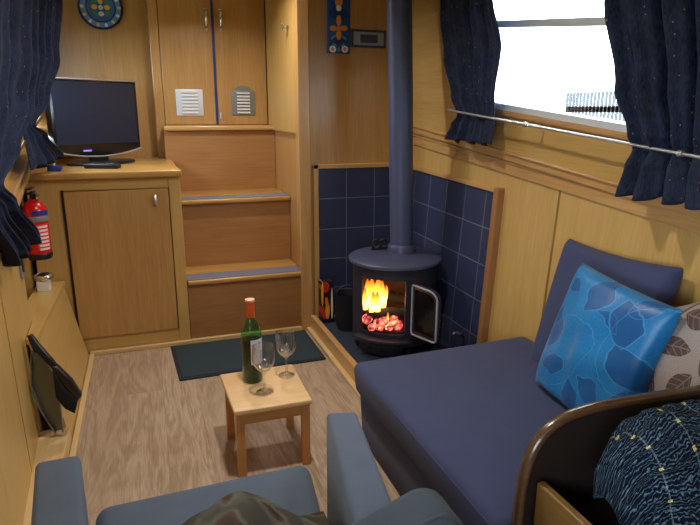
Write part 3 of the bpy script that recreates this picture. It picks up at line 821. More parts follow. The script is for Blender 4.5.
BM = flower_mat('painted_board', srgb(28, 70, 130), [
    (srgb(22, 48, 104), [(0, .05, .05, .03, 0), (0, .19, .05, .03, 0)]),
    (GRN, [(-.030, .075, .016, .006, .7), (.030, .075, .016, .006, -.7), (-.022, .04, .014, .007, -.5), (.022, .04, .014, .007, .5), (0, .02, .007, .012, 0)]),
    (ORA, [(-.029, .119, .019, .013, 0), (.028, .121, .019, .013, 0), (0, .157, .013, .026, 0), (0, .089, .014, .024, 0), (0, .25, .02, .03, 0)]),
    (WHI, [(-.032, .019, .018, .017, 0), (.033, .021, .018, .017, 0), (0, .215, .014, .014, 0)]),
    (PIN, [(-.032, .019, .009, .009, 0), (.033, .021, .009, .009, 0), (0, .121, .011, .011, 0)])])
planar_uv(obj('board', b, BM, pp), .989, 1.488)
vg = thing('wall_grille', 'dark rectangular slotted grille beside the painted blue board', 'grille', (1.155, 3.01, 1.522))
b = nb()
for q in (((1.058, 3.004, 1.522), (1.250, 3.0205, 1.533)), ((1.058, 3.004, 1.598), (1.250, 3.0205, 1.609)), ((1.058, 3.004, 1.522), (1.069, 3.0205, 1.609)), ((1.239, 3.004, 1.522), (1.250, 3.0205, 1.609))): box(b, *q, .002)
obj('surround', b, GRIL, vg)
b = nb(); box(b, (1.069, 3.012, 1.533), (1.239, 3.0205, 1.598)); obj('face', b, GRIL2, vg)
b = nb(); box(b, (1.108, 3.008, 1.545), (1.205, 3.0125, 1.585), .002); obj('slot', b, GRIL, vg)

# ------------------------------------------------------------------ stove
SX, SY = 1.12, 2.53
FR = math.radians(-130.0)
def cyl(a, r, z): return Vector((SX + r * math.cos(a), SY + r * math.sin(a), z))
sv = thing('stove', 'black round-fronted wood stove with its door open on a fire', 'stove', (SX, SY, 0.068))
RB = 0.205; DA = math.radians(31.5)
b = nb()
def shell(b, a0, a1, z0, z1, r, n, m=1):
    def fn(s, t): return cyl(a0 + (a1 - a0) * s, r, z0 + (z1 - z0) * t)
    grid(b, fn, n, m, (r * abs(a1 - a0), z1 - z0))
for r in (RB, RB - .014):
    shell(b, FR + DA, FR + 2 * PI - DA, .12, .498, r, 60)
    shell(b, FR - DA, FR + DA, .12, .185, r, 20); shell(b, FR - DA, FR + DA, .448, .498, r, 20)
# reveal round the opening
for z in (.185, .448): grid(b, lambda s, t, z=z: cyl(FR - DA + 2 * DA * s, RB - .014 * t, z), 20, 1, (.2, .014))
for a in (FR - DA, FR + DA): grid(b, lambda s, t, a=a: cyl(a, RB - .014 * s, .185 + .263 * t), 1, 1, (.014, .26))
for z in (.12, .13): lathe(b, [(0, 0), (RB, 0)], (SX, SY, z), 60)
obj('body', b, STOVE, sv, 40)
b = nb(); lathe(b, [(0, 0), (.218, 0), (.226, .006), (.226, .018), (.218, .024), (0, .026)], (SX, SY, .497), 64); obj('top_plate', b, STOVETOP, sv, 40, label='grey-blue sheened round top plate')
b = nb(); lathe(b, [(.175, 0), (.175, .33), (0, .33)], (SX, SY, .15), 40)
bmesh.ops.delete(b, geom=[f for f in b.faces if math.cos(math.atan2(f.calc_center_median().y - SY, f.calc_center_median().x - SX) - FR) > .55 and f.calc_center_median().z < .47], context='FACES')
obj('fire_bricks', b, FIREBRICK, sv, 40, label='sooty brown firebox lining')
b = nb(); lathe(b, [(0, 0), (.180, 0), (.180, .02), (0, .02)], (SX, SY, .17), 40); obj('grate', b, BLACKM, sv, 40)
b = nb(); prism(b, [cyl(FR - .62 + 1.24 * i / 16, .25, .150) for i in range(17)] + [cyl(FR + .62 - 1.24 * i / 16, .19, .150) for i in range(17)], (0, 0, .016), .003); obj('ash_lip', b, STOVE, sv, 40)
b = nb(); prism(b, [cyl(FR - .5 + 1.0 * i / 12, .215, .082) for i in range(13)] + [cyl(FR + .5 - 1.0 * i / 12, .19, .082) for i in range(13)], (0, 0, .05), .003)
for da in (-.3, 0, .3): lathe(b, [(.014, 0), (.014, .01), (0, .014)], cyl(FR + da, .216, .108), 14, Matrix.Rotation(PI / 2, 4, 'Y') @ Matrix.Rotation(0, 4, 'Z'))
obj('ash_drawer', b, STOVE, sv, 40)
for a in (.75, -.75, PI - .8, PI + .8):
    c = cyl(FR + a, .17, .068); b = nb(); lathe(b, [(0, 0), (.024, 0), (.018, .012), (.014, .03), (.022, .055), (0, .056)], c, 14); obj('leg', b, STOVE, sv, 40)
# open door: curved leaf hinged at the right of the opening, swung towards the viewer
HG = cyl(math.radians(-90.5), RB + .006, 0); DIR = Vector((0.40, -0.916, 0)).normalized(); NRM = Vector((-DIR.y, DIR.x, 0))
def dpt(s, z, d=0): return Vector((HG.x, HG.y, 0)) + DIR * s + NRM * (-.022 * math.sin(PI * min(1, s / .19)) + d) + Vector((0, 0, z))
def dloop(i0, i1, z0, z1, rc, d):
    pts = []
    for (cx, cz, a0) in ((i1 - rc, z1 - rc, 0), (i0 + .012, z1 - .012, 1), (i0 + .012, z0 + .012, 2), (i1 - .012, z0 + .012, 3)):
        r = rc if a0 == 0 else .012
        for k in range(7):
            a = (a0 + k / 6) * PI / 2; pts.append(dpt(cx + r * math.cos(a), cz + r * math.sin(a), d))
    return pts
b = nb(); o1 = dloop(0, .165, .19, .44, .05, 0); i1 = dloop(.020, .145, .212, .418, .04, 0)
n = len(o1)
for off in (0, 1):
    pass
vo = [[b.verts.new(p + NRM * d) for p in L] for L in (o1, i1) for d in (0, .014)]
for i in range(n):
    k = (i + 1) % n
    b.faces.new((vo[0][i], vo[0][k], vo[2][k], vo[2][i])); b.faces.new((vo[1][i], vo[3][i], vo[3][k], vo[1][k]))
    b.faces.new((vo[0][i], vo[1][i], vo[1][k], vo[0][k])); b.faces.new((vo[2][i], vo[2][k], vo[3][k], vo[3][i]))
bmesh.ops.recalc_face_normals(b, faces=b.faces[:])
sd = obj('door', b, STOVE, sv, 40, label='open stove door with pale rope edge')
b = nb(); tube(b, dloop(.006, .159, .196, .434, .048, -.004), .005, 8, True); obj('rope_seal', b, ROPE, sd, 60, label='pale grey rope seal')
b = nb(); vv = [b.verts.new(p + NRM * .006) for p in i1]; b.faces.new(vv); obj('door_glass', b, STOVEGLASS, sd)
b = nb(); tube(b, [dpt(.154, .315, .014), dpt(.154, .315, .05), dpt(.154, .27, .055)], .007, 8); obj('handle', b, BLACKM, sd, 50)
# flue
b = nb(); fx0, fy0 = 1.186, 2.60; pth = [(fx0, fy0, .522), (fx0 - .002, fy0, .60), (1.160, fy0, 1.30), (1.130, fy0, ZC)]
tube(b, pth, .0575, 32)
fl2 = tag(obj('flue_pipe', b, FLUE, smooth=40), 'tall grey-blue stove pipe rising from the stove to the ceiling', 'flue pipe')
b = nb(); lathe(b, [(.058, 0), (.070, 0), (.070, .03), (.064, .038), (.058, .038)], (fx0, fy0, .522), 32); obj('collar', b, STOVETOP, fl2, 40)

# fire: logs, embers and flames
def log(a, b_, r, label):
    b = nb(); A, B = Vector(a), Vector(b_); n = 10
    tube(b, [A.lerp(B, i / n) + Vector((0, 0, .004 * math.sin(i * 1.7))) for i in range(n + 1)], [r * (1 + .1 * math.sin(i * 2.3)) for i in range(n + 1)], 12)
    tag(obj('log', b, CHAR, smooth=60), label, 'log')
log((0.945, 2.455, .268), (1.175, 2.40, .262), .026, 'charred log lying low across the stove grate')
log((1.09, 2.52, .315), (1.20, 2.44, .305), .026, 'charred log resting on top in the right of the fire')
rnd = random.Random(4)
spots = [(0.968, 2.41), (0.985, 2.385), (1.005, 2.40), (1.02, 2.375), (1.045, 2.385), (1.06, 2.36), (1.085, 2.375), (0.955, 2.44), (1.10, 2.40), (1.03, 2.41), (1.00, 2.43), (1.075, 2.395)]
for i, (x, y) in enumerate(spots):
    r = .017 + .009 * rnd.random(); t = nb(); bmesh.ops.create_icosphere(t, subdivisions=2, radius=r)
    for v in t.verts: v.co *= 1 + .25 * (rnd.random() - .5)
    bmesh.ops.translate(t, vec=(x - .012, y, .19 + r * .9 + (.028 if i % 2 else .0) + .008 * rnd.random()), verts=t.verts[:]); t.normal_update(); boxuv(t, t.faces)
    tag(obj('ember', t, EMBER), 'glowing ember lump in front of the logs on the stove grate', 'ember', 'embers on the stove grate')
fi = thing('fire', 'bright yellow flames burning in the left of the stove', 'fire', (1.03, 2.45, .24))
def flame(x, y, z, h, r, bend):
    x -= .014; b = nb(); t = nb(); uvl = t.loops.layers.uv.active; n, m = 9, 8; R = []
    for j in range(n + 1):
        s = j / n; rr = r * (0.55 + 1.1 * s) * (1 - s) ** .8 * 1.3 + .0006
        cx = x + bend * math.sin(s * 2.6) * s; R.append([t.verts.new((cx + rr * math.cos(2 * PI * k / m), y + .6 * rr * math.sin(2 * PI * k / m), z + h * s)) for k in range(m)])
    for j in range(n):
        for k in range(m):
            f = t.faces.new((R[j][k], R[j][(k + 1) % m], R[j + 1][(k + 1) % m], R[j + 1][k]))
            for l, v in zip(f.loops, (j, j, j + 1, j + 1)): l[uvl].uv = (k / m, v / n)
    merge(b, t); obj('flame', b, FLAME, fi, 70)
for q in ((0.955, 2.45, .305, .135, .020, .010), (0.980, 2.43, .300, .150, .026, -.008), (1.006, 2.445, .300, .145, .026, .012), (1.030, 2.42, .300, .120, .020, -.010),
          (0.968, 2.405, .290, .10, .018, .008), (0.995, 2.40, .290, .10, .018, -.006), (1.045, 2.44, .305, .10, .012, .014), (0.945, 2.43, .295, .11, .014, -.005), (1.015, 2.41, .31, .13, .018, .006),
          (1.035, 2.38, .205, .085, .007, .006)):
    flame(*q)

# things on the hearth
pk = thing('firelighter_box', 'upright red and yellow firelighter packet in the hearth corner', 'packet', (0.885, 2.93, 0.068))
b = nb(); box(b, (0.854, 2.90, .069), (0.924, 2.96, .305), .003); obj('carton', b, PACKK, pk)
q = [c for c in pk.children][0]
q.data.materials[0] = flower_mat('printed_carton', srgb(30, 20, 24), [
    (srgb(200, 44, 36), [(.022, .205, .024, .030, 0), (.012, .06, .012, .040, .2)]), (srgb(236, 168, 44), [(.006, .17, .006, .07, 0), (.034, .07, .012, .050, 0)]),
    (srgb(240, 120, 40), [(.030, .12, .009, .030, .1)]), (srgb(226, 214, 206), [(.060, .11, .006, .09, 0)])], .5)
planar_uv(q, .854, .068)
cs = thing('coal_bucket', 'black metal coal bucket in shadow left of the stove', 'bucket', (0.965, 2.79, .068))
b = nb(); lathe(b, [(0, 0), (.050, 0), (.060, .02), (.068, .2), (.072, .205), (.066, .2), (.056, .02), (0, .012)], (0.965, 2.79, .068), 28); obj('pail', b, BLACKM, cs, 40)
b = nb(); tube(b, [(0.965 + .07 * math.cos(i * PI / 14), 2.79 - .02, .262 + .055 * math.sin(i * PI / 14)) for i in range(15)], .004, 8); obj('handle', b, STOVE, cs, 50)
po = thing('poker', 'iron poker with a silver handle leaning by the right of the stove', 'poker', (1.33, 2.25, .068))
b = nb(); tube(b, [(1.40, 2.30, .13), (1.355, 2.265, .182)], .004, 8); tube(b, [(1.40, 2.30, .13), (1.41, 2.31, .069)], .004, 8); obj('rod', b, BLACKM, po, 50)
b = nb(); tube(b, [(1.355, 2.265, .182), (1.32, 2.24, .200), (1.285, 2.215, .212)], [.006, .008, .006], 10); obj('grip', b, SILVER, po, 50, label='silver grip')
orn = thing('stove_trivet', 'small black scrolled iron trivet at the back of the stove top', 'trivet', (1.085, 2.68, .523))
b = nb()
for cx, rr in ((1.075, .022), (1.118, .022), (1.155, .018)):
    tube(b, [(cx + rr * math.cos(i * PI / 8), 2.665, .523 + rr + .006 + rr * math.sin(i * PI / 8)) for i in range(16)], .0055, 8, True)
tube(b, [(1.05, 2.665, .529), (1.175, 2.665, .529)], .006, 8)
obj('scrollwork', b, BLACKM, orn, 50)

# ------------------------------------------------------------------ mat, stool, bottle, glasses
mt = thing('door_mat', 'dark green-blue mat on the floor before the steps', 'mat', (0.42, 2.77, 0))
b = nb(); poly8(b, [(0.075, 2.56, 0), (0.78, 2.575, 0), (0.78, 2.985, 0), (0.055, 2.985, 0), (0.075, 2.56, .008), (0.78, 2.575, .008), (0.78, 2.985, .008), (0.055, 2.985, .008)], .002); obj('border', b, MATEDGE, mt)
b = nb(); poly8(b, [(0.09, 2.575, .005), (0.767, 2.588, .005), (0.767, 2.972, .005), (0.072, 2.972, .005), (0.09, 2.575, .011), (0.767, 2.588, .011), (0.767, 2.972, .011), (0.072, 2.972, .011)], .002); obj('pile', b, MATM, mt)

sl = thing('wooden_stool', 'small square pale wooden stool carrying the wine bottle', 'stool', (0.345, 1.88, 0))
b = nb(); poly8(b, [(0.213, 1.738, .234), (0.475, 1.736, .234), (0.480, 2.040, .234), (0.203, 2.036, .234), (0.213, 1.738, .252), (0.475, 1.736, .252), (0.480, 2.040, .252), (0.203, 2.036, .252)], .004, 3, 0)
obj('seat', b, PINE, sl, 40)
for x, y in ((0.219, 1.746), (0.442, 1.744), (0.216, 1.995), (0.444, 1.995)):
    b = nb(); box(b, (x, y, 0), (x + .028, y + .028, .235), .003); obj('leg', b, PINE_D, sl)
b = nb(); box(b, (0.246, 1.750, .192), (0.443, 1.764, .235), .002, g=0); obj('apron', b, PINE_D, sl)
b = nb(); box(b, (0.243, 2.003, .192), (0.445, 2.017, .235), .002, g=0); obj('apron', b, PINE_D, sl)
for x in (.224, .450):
    b = nb(); box(b, (x, 1.773, .192), (x + .014, 1.996, .235), .002, g=1); obj('apron', b, PINE_D, sl)

bc = (0.312, 1.95, .252)
wb = thing('wine_bottle', 'green wine bottle with orange capsule and white label', 'bottle', bc)
b = nb(); lathe(b, [(0, .006), (.020, .004), (.033, .0), (.0365, .006), (.0365, .18), (.034, .200), (.024, .222), (.0155, .238), (.0145, .25), (.0145, .298), (.016, .299), (.016, .308), (0, .308)], bc, 40); obj('glass_body', b, BGREEN, wb, 60)
b = nb(); lathe(b, [(0, .008), (.0335, .008), (.0345, .012), (.0345, .160), (0, .160)], bc, 36); obj('wine', b, WINE, wb, 50, label='dark red wine inside the bottle')
b = nb(); lathe(b, [(.0150, .243), (.0152, .244), (.0152, .296), (.0168, .297), (.0168, .303)], bc, 28); obj('capsule', b, CAPS, wb, 50, label='orange foil capsule')
b = nb(); lathe(b, [(.0168, .302), (.0168, .309), (0, .311)], bc, 28); obj('capsule_top', b, CAPT, wb, 40, label='pale foil top')
def curved(b, c, r, a0, a1, z0, z1, n=16):
    grid(b, lambda s, t: Vector((c[0] + r * math.cos(a0 + (a1 - a0) * s), c[1] + r * math.sin(a0 + (a1 - a0) * s), c[2] + z0 + (z1 - z0) * t)), n, 1)
a0 = math.radians(-104); a1 = math.radians(30)
b = nb(); curved(b, bc, .0371, a0, a1, .075, .168); lb = obj('label', b, LABW, wb, 60, label='white paper label')
lb.data.materials[0] = print_mat('bottle_label', srgb(206, 204, 210), srgb(140, 138, 146), 5, .30)
def wine_glass(c, s, label):
    g = thing('wine_glass', label, 'wine glass', c, None)
    P = [(0, .003), (.006, .006), (.030, .002), (.031, .0), (.030, .004), (.008, .008), (.0042, .012), (.0038, .05), (.0042, .070), (.010, .078), (.024, .090), (.035, .108), (.039, .128), (.0385, .150), (.036, .176),
         (.0352, .176), (.0375, .150), (.038, .128), (.034, .109), (.023, .092), (.008, .081), (0, .080)]
    P = [(r * s, z * s) for r, z in P]
    b = nb(); lathe(b, P[:9] + [(.0, .071 * s)], c, 36); obj('stem', b, CLEAR, g, 60)
    b = nb(); lathe(b, P[8:], c, 40); obj('bowl', b, CLEAR, g, 60)
    return g
wine_glass((0.333, 1.838, .252), 1.0, 'wine glass nearer the viewer, in front of the bottle label')
wine_glass((0.436, 1.945, .252), 0.98, 'wine glass at the right rear of the stool, beside the bottle')

# ------------------------------------------------------------------ sofa and cushions
def pillow(w, h, th, M, n=26, pinch=0.10, puff=0.5, wr=0.0, seed=1):
    """soft square pad in local (u, v, depth), corners drawn out; M maps to world"""
    t = nb(); uvl = t.loops.layers.uv.active; rnd = random.Random(seed); ph = [rnd.uniform(0, 6) for _ in range(6)]
    def pt(i, j, sd):
        a, b = 2 * i / n - 1, 2 * j / n - 1
        k = (1 - a * a) * (1 - b * b)
        pa = a * (1 - pinch * (1 - b * b) * abs(a) ** 3); pb = b * (1 - pinch * (1 - a * a) * abs(b) ** 3)
        d = th / 2 * (max(k, 0) ** puff)
        d += wr * k ** .5 * (math.sin(5 * a + 3 * b + ph[0]) + .7 * math.sin(9 * b - 4 * a + ph[1]) + .5 * math.sin(14 * a + ph[2]))
        return M @ Vector((pa * w / 2, pb * h / 2, sd * d))
    S = {}
    for sd in (1, -1):
        for i in range(n + 1):
            for j in range(n + 1):
                edge = i in (0, n) or j in (0, n)
                if sd == -1 and edge: S[sd, i, j] = S[1, i, j]
                else: S[sd, i, j] = t.verts.new(pt(i, j, sd))
    for sd in (1, -1):
        for i in range(n):
            for j in range(n):
                q = [S[sd, i, j], S[sd, i + 1, j], S[sd, i + 1, j + 1], S[sd, i, j + 1]]
                if len(set(q)) < 3: continue
                f = t.faces.new(q if sd == 1 else q[::-1]); ij = ((i, j), (i + 1, j), (i + 1, j + 1), (i, j + 1))
                for l, (a, b) in zip(f.loops, ij if sd == 1 else ij[::-1]): l[uvl].uv = (a / n * w, b / n * h)
    return t
def basis(c, u, v):
    u = Vector(u).normalized(); v = Vector(v); v = (v - u * v.dot(u)).normalized(); n = u.cross(v)
    return Matrix(((u.x, v.x, n.x, c[0]), (u.y, v.y, n.y, c[1]), (u.z, v.z, n.z, c[2]), (0, 0, 0, 1)))

SO0, SO1 = 0.925, 1.865
so = thing('sofa', 'long navy fabric sofa bench along the right wall', 'sofa', (1.05, 1.4, 0))
b = nb(); poly8(b, [(0.690, SO0, 0), (1.39, SO0, 0), (1.38, SO1 - .03, 0), (0.695, SO1 - .03, 0), (0.680, SO0, .20), (1.40, SO0, .20), (1.39, SO1 - .02, .20), (0.685, SO1 - .02, .20)], .012, 3); obj('base', b, NAVY, so, 40)
b = nb(); poly8(b, [(0.675, SO0, .188), (1.43, SO0, .188), (1.40, SO1, .188), (0.672, SO1 - .005, .188), (0.668, SO0, .315), (1.44, SO0, .325), (1.41, SO1, .325), (0.660, SO1, .312)], .030, 6)
sc = obj('seat_cushion', b, NAVY, so, 50)
b = nb(); tube(b, [(0.674, SO0, .296), (0.671, 1.4, .296), (0.671, SO1 - .06, .296), (0.684, SO1 - .014, .297), (0.74, SO1 - .002, .299), (1.38, SO1 - .002, .308)], .0045, 8); obj('piping', b, NAVY, sc, 60)
# back cushion leaning on the wall
t = nb(); M = basis((1.378, 1.445, .527), (0, -1, .025), (.12, 0, .45))
pd = pillow(.50, .50, .13, M, 26, 0.07, 0.22); 
bb = obj('back_cushion', pd, NAVY, so, 70)
bb.modifiers.new('sub', 'SUBSURF').render_levels = 1
M = basis((1.222, 1.260, .522), (.01, -1, -.10), (.25, .02, 1.0))
tag(obj('scatter_cushion', pillow(.375, .425, .14, M, 34, 0.035, 0.36, .005, 3), TURQ, smooth=80), 'turquoise satin cushion with leaf outlines on the navy sofa', 'cushion')
M = basis((1.30, 0.99, .545), (.05, -.86, .48), (.30, .48, .86))
tag(obj('scatter_cushion', pillow(.40, .42, .14, M, 30, 0.05, 0.42, .003, 5), FLORAL, smooth=80), 'taupe cushion with brown leaf pattern behind the wooden rail', 'cushion')

# sofa end panel with rounded capping rail
ep = thing('sofa_end_panel', 'curved wooden end panel with dark rounded capping at the sofa end', 'end panel', (1.05, .9, 0))
cap = [(0.700, .9, 0.0), (0.700, .9, .30), (0.703, .9, .42), (0.716, .9, .492), (0.745, .9, .543), (0.787, .9, .570), (0.84, .9, .582), (0.93, .9, .586), (1.18, .9, .576), (1.46, .9, .566)]
def smoothpath(P, k=4):
    out = []
    for i in range(len(P) - 1):
        p0 = Vector(P[max(i - 1, 0)]); p1 = Vector(P[i]); p2 = Vector(P[i + 1]); p3 = Vector(P[min(i + 2, len(P) - 1)])
        for j in range(k):
            t = j / k; out.append(.5 * ((2 * p1) + (p2 - p0) * t + (2 * p0 - 5 * p1 + 4 * p2 - p3) * t * t + (3 * p1 - p0 - 3 * p2 + p3) * t ** 3))
    return out + [Vector(P[-1])]
cp = smoothpath(cap)
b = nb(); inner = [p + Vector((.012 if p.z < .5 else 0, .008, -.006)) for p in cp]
prism(b, [Vector((1.40, .894, 0)), ] + [Vector((min(p.x, 1.42), .894, p.z)) for p in inner], (0, .012, 0)); obj('panel', b, PANELSHADE, ep, 40)
b = nb(); t = nb(); rings = []
sec = [(-.007, -.012), (.002, -.012), (.007, -.007), (.007, .007), (.002, .012), (-.007, .012)]
for i, p in enumerate(cp):
    d = (cp[min(i + 1, len(cp) - 1)] - cp[max(i - 1, 0)]).normalized(); nrm = Vector((-d.z, 0, d.x))
    rings.append([t.verts.new(p + nrm * a + Vector((0, c, 0))) for a, c in sec])
for i in range(len(rings) - 1):
    for k in range(6): t.faces.new((rings[i][k], rings[i][(k + 1) % 6], rings[i + 1][(k + 1) % 6], rings[i + 1][k]))
t.faces.new(rings[0][::-1]); t.faces.new(rings[-1])
bmesh.ops.recalc_face_normals(t, faces=t.faces[:]); t.normal_update(); boxuv(t, t.faces, 0); merge(b, t)
obj('capping_rail', b, RAILWOOD, ep, 60)

# bench on the near side of the panel with chenille throw
bn = thing('bench_seat', 'brown wooden bench base beside the viewer, behind the curved rail', 'bench', (0.95, .5, 0))
b = nb(); box(b, (0.728, 0.0, 0.0), (0.748, .880, .446), .004, g=1); obj('side_panel', b, BENCHW, bn)
b = nb(); box(b, (0.748, 0.0, 0.0), (1.38, .880, .36), g=0); obj('seat_box', b, BLACKM, bn)
def throwfn(s, t):
    # rolled bolster shape over the bench: s along x, t over the top from front to back
    a = PI * (-0.42 + 1.12 * t)
    end = max(0, 1 - s / .20); k = .45 + .55 * math.sqrt(max(0, 1 - end * end))
    x = .800 + .60 * s - .02 * math.sin(a) * end
    y = .745 - .125 * k * math.cos(a); z = .37 + .275 * k * math.sin(a) - .01 * end
    w = .004 * math.sin(40 * s + 9 * t) + .003 * math.sin(70 * t + 12 * s)
    return (x, y + w, z + w - .006 * s)
b = nb(); grid(b, throwfn, 60, 60, (.62, .5))
th = obj('chenille_throw', b, CHEN, smooth=80); solid(th, .012, -1)
tag(th, 'fluffy dark blue throw with small yellow dots beside the curved rail', 'throw')

# ------------------------------------------------------------------ armchair in the foreground
ac = thing('armchair', 'low slate-blue fabric armchair with splayed arms in the foreground', 'armchair', (0.09, .9, 0))
def arm(outF, inF, inN, outN, z):
    b = nb(); P = [outF, inF, inN, outN]
    poly8(b, [(x, y, .04) for x, y in P] + [(x, y, z) for x, y in P], .014, 4, 1); return b
obj('arm', arm((-.272, 1.262), (-.183, 1.264), (-.088, .50), (-.188, .50), .472), CHAIRF, ac, 50)
obj('arm', arm((.456, 1.244), (.381, 1.264), (.250, .50), (.345, .50), .472), CHAIRF, ac, 50)
b = nb(); poly8(b, [(-.158, 1.20, .05), (.352, 1.20, .05), (.255, .52, .05), (-.085, .52, .05), (-.165, 1.20, .22), (.358, 1.20, .22), (.255, .52, .22), (-.085, .52, .22)], .01, 2); obj('seat_frame', b, CHAIRF, ac, 40)
b = nb(); poly8(b, [(-.168, 1.245, .21), (.335, 1.262, .21), (.255, .56, .21), (-.085, .56, .21), (-.168, 1.245, .352), (.335, 1.262, .352), (.255, .56, .352), (-.085, .56, .352)], .035, 5)
obj('seat_cushion', b, CHAIRF, ac, 50)
b = nb(); poly8(b, [(-.09, .56, .2), (.26, .56, .2), (.26, .44, .2), (-.09, .44, .2), (-.09, .50, .64), (.26, .50, .64), (.26, .38, .64), (-.09, .38, .64)], .03, 4); obj('backrest', b, CHAIRF, ac, 50)
for x, y in ((-.21, 1.19), (.405, 1.19), (-.13, .55), (.28, .55)):
    b = nb(); lathe(b, [(0, 0), (.014, 0), (.018, .045), (0, .045)], (x, y, 0), 12); obj('leg', b, PINE_D, ac, 40)

# rumpled cloth and grey cushion on it
def clothfn(s, t):
    u = s * 2 - 1; v = t * 2 - 1
    x = .092 + .215 * u; y = .875 + .165 * v
    ridge = math.exp(-((u * .95 - .0) ** 2) * 1.7) * math.exp(-(max(0, v) ** 2) * 5.0 - (min(0, v) ** 2) * .5)
    skew = 1 + .35 * math.tanh(u * 2) * math.exp(-u * u)
    z = .357 + .196 * ridge * (1 + .08 * u)
    z += ridge * (.007 * math.sin(11 * u - 5 * v) + .006 * abs(math.sin(9 * u + 6 * v + 1)) + .004 * math.sin(17 * v - 9 * u)) 
    return (x, y, z)
b = nb(); grid(b, clothfn, 90, 70, (.45, .4)); o = obj('blanket', b, CAMO, smooth=80); solid(o, .006, 1)
tag(o, 'rumpled olive and brown cloth heaped on the armchair seat', 'blanket')
M = basis((.345, .735, .438), (1.0, .02, .34), (-.34, -.10, 1.0))
b = nb(); t = nb()
w, h, dth, rc = .25, .27, .045, .05
out = []
for (cx, cy, a0) in ((w / 2 - rc, h / 2 - rc, 0), (-w / 2 + rc, h / 2 - rc, 1), (-w / 2 + rc, -h / 2 + rc, 2), (w / 2 - rc, -h / 2 + rc, 3)):
    for k in range(8):
        a = (a0 + k / 7) * PI / 2; out.append(Vector((cx + rc * math.cos(a), cy + rc * math.sin(a), 0)))
prism(b, [M @ (p + Vector((0, 0, -dth))) for p in out], (M.to_3x3() @ Vector((0, 0, 2 * dth))), .022, 4)
gc = tag(obj('box_cushion', b, GREYC, smooth=50), 'grey box cushion with piped rounded corner leaning over the armchair arm', 'cushion')
b = nb(); tube(b, [M @ (p * .985 + Vector((0, 0, dth - .012))) for p in out], .004, 8, True); obj('piping', b, GREYC, gc, 60)

# ------------------------------------------------------------------ left wall things
ex = thing('fire_extinguisher', 'small red fire extinguisher hanging on the left wall', 'fire extinguisher', (-0.468, 2.83, .565))
c = (-0.468, 2.83, .565)
b = nb(); lathe(b, [(0, .0), (.045, .0), (.050, .012), (.050, .205), (.046, .228), (.030, .248), (.016, .256), (.016, .262), (0, .262)], c, 32); obj('cylinder', b, RED, ex, 50)
b = nb(); lathe(b, [(0, -.004), (.047, -.004), (.052, .010), (.0515, .022), (.050, .024)], c, 32); obj('base_cap', b, BLACKP, ex, 50)
b = nb(); lathe(b, [(.0508, .165), (.0515, .166), (.0515, .188), (.0508, .189)], c, 32); obj('strap', b, GREYP, ex, 50)
b = nb(); curved(b, c, .0512, math.radians(-95), math.radians(10), .192, .214); obj('blue_band', b, BLUE, ex, 50)
b = nb(); curved(b, c, .0512, math.radians(-85), math.radians(-20), .040, .155); lb = obj('label', b, LABW, ex, 50)
lb.data.materials[0] = print_mat('extinguisher_label', srgb(214, 60, 62), srgb(238, 214, 212), 7, .62)
b = nb(); lathe(b, [(.012, .26), (.012, .285), (0, .287)], c, 16); box(b, (c[0] - .012, c[1] - .05, c[2] + .285), (c[0] + .012, c[1] + .025, c[2] + .293), .002); box(b, (c[0] - .01, c[1] - .055, c[2] + .305), (c[0] + .01, c[1] + .02, c[2] + .311), .002)
obj('valve', b, BLACKP, ex, 40)
b = nb(); lathe(b, [(0, -.006), (.013, -.006), (.014, 0), (.013, .006), (0, .006)], (c[0] + .022, c[1] - .012, c[2] + .272), 18, Matrix.Rotation(PI / 2, 4, 'Y')); obj('gauge', b, CHROME, ex, 50)
b = nb(); box(b, (-.535, 2.80, .58), (-.5185, 2.86, .82)); obj('bracket', b, BLACKM, ex)

sw = thing('wall_socket', 'narrow grey switch plate on the left panelling below the curtain', 'switch plate', (-0.455, 2.32, .60))
b = nb(); q = [(xn(y, z) + .0, y, z) for y, z in ((2.295, .610), (2.35, .596), (2.35, .708), (2.295, .722))]; hexa(b, [Vector(p) for p in q], (.008, 0, 0), 2, .002); obj('plate', b, GREYP, sw)
b = nb(); q = [(xn(y, z) + .007, y, z) for y, z in ((2.308, .632), (2.338, .624), (2.338, .686), (2.308, .694))]; hexa(b, [Vector(p) for p in q], (.004, 0, 0), 2, .001); obj('rocker', b, BLACKM, sw)

al = thing('wall_light_fitting', 'small chrome ringed fitting over a white box on the left ledge', 'fitting', (-0.46, 2.86, .406))
b = nb(); box(b, (-.50, 2.83, .404), (-.448, 2.89, .455), .004); obj('white_box', b, WHITEP, al)
b = nb(); lathe(b, [(0, 0), (.036, 0), (.040, .006), (.040, .018), (.034, .024), (.030, .018), (0, .016)], (-.470, 2.86, .4555), 24); obj('ring', b, CHROME, al, 50)
b = nb(); lathe(b, [(0, .016), (.028, .017), (.02, .026), (0, .03)], (-.470, 2.86, .4555), 20); obj('lens', b, BLACKP, al, 60)

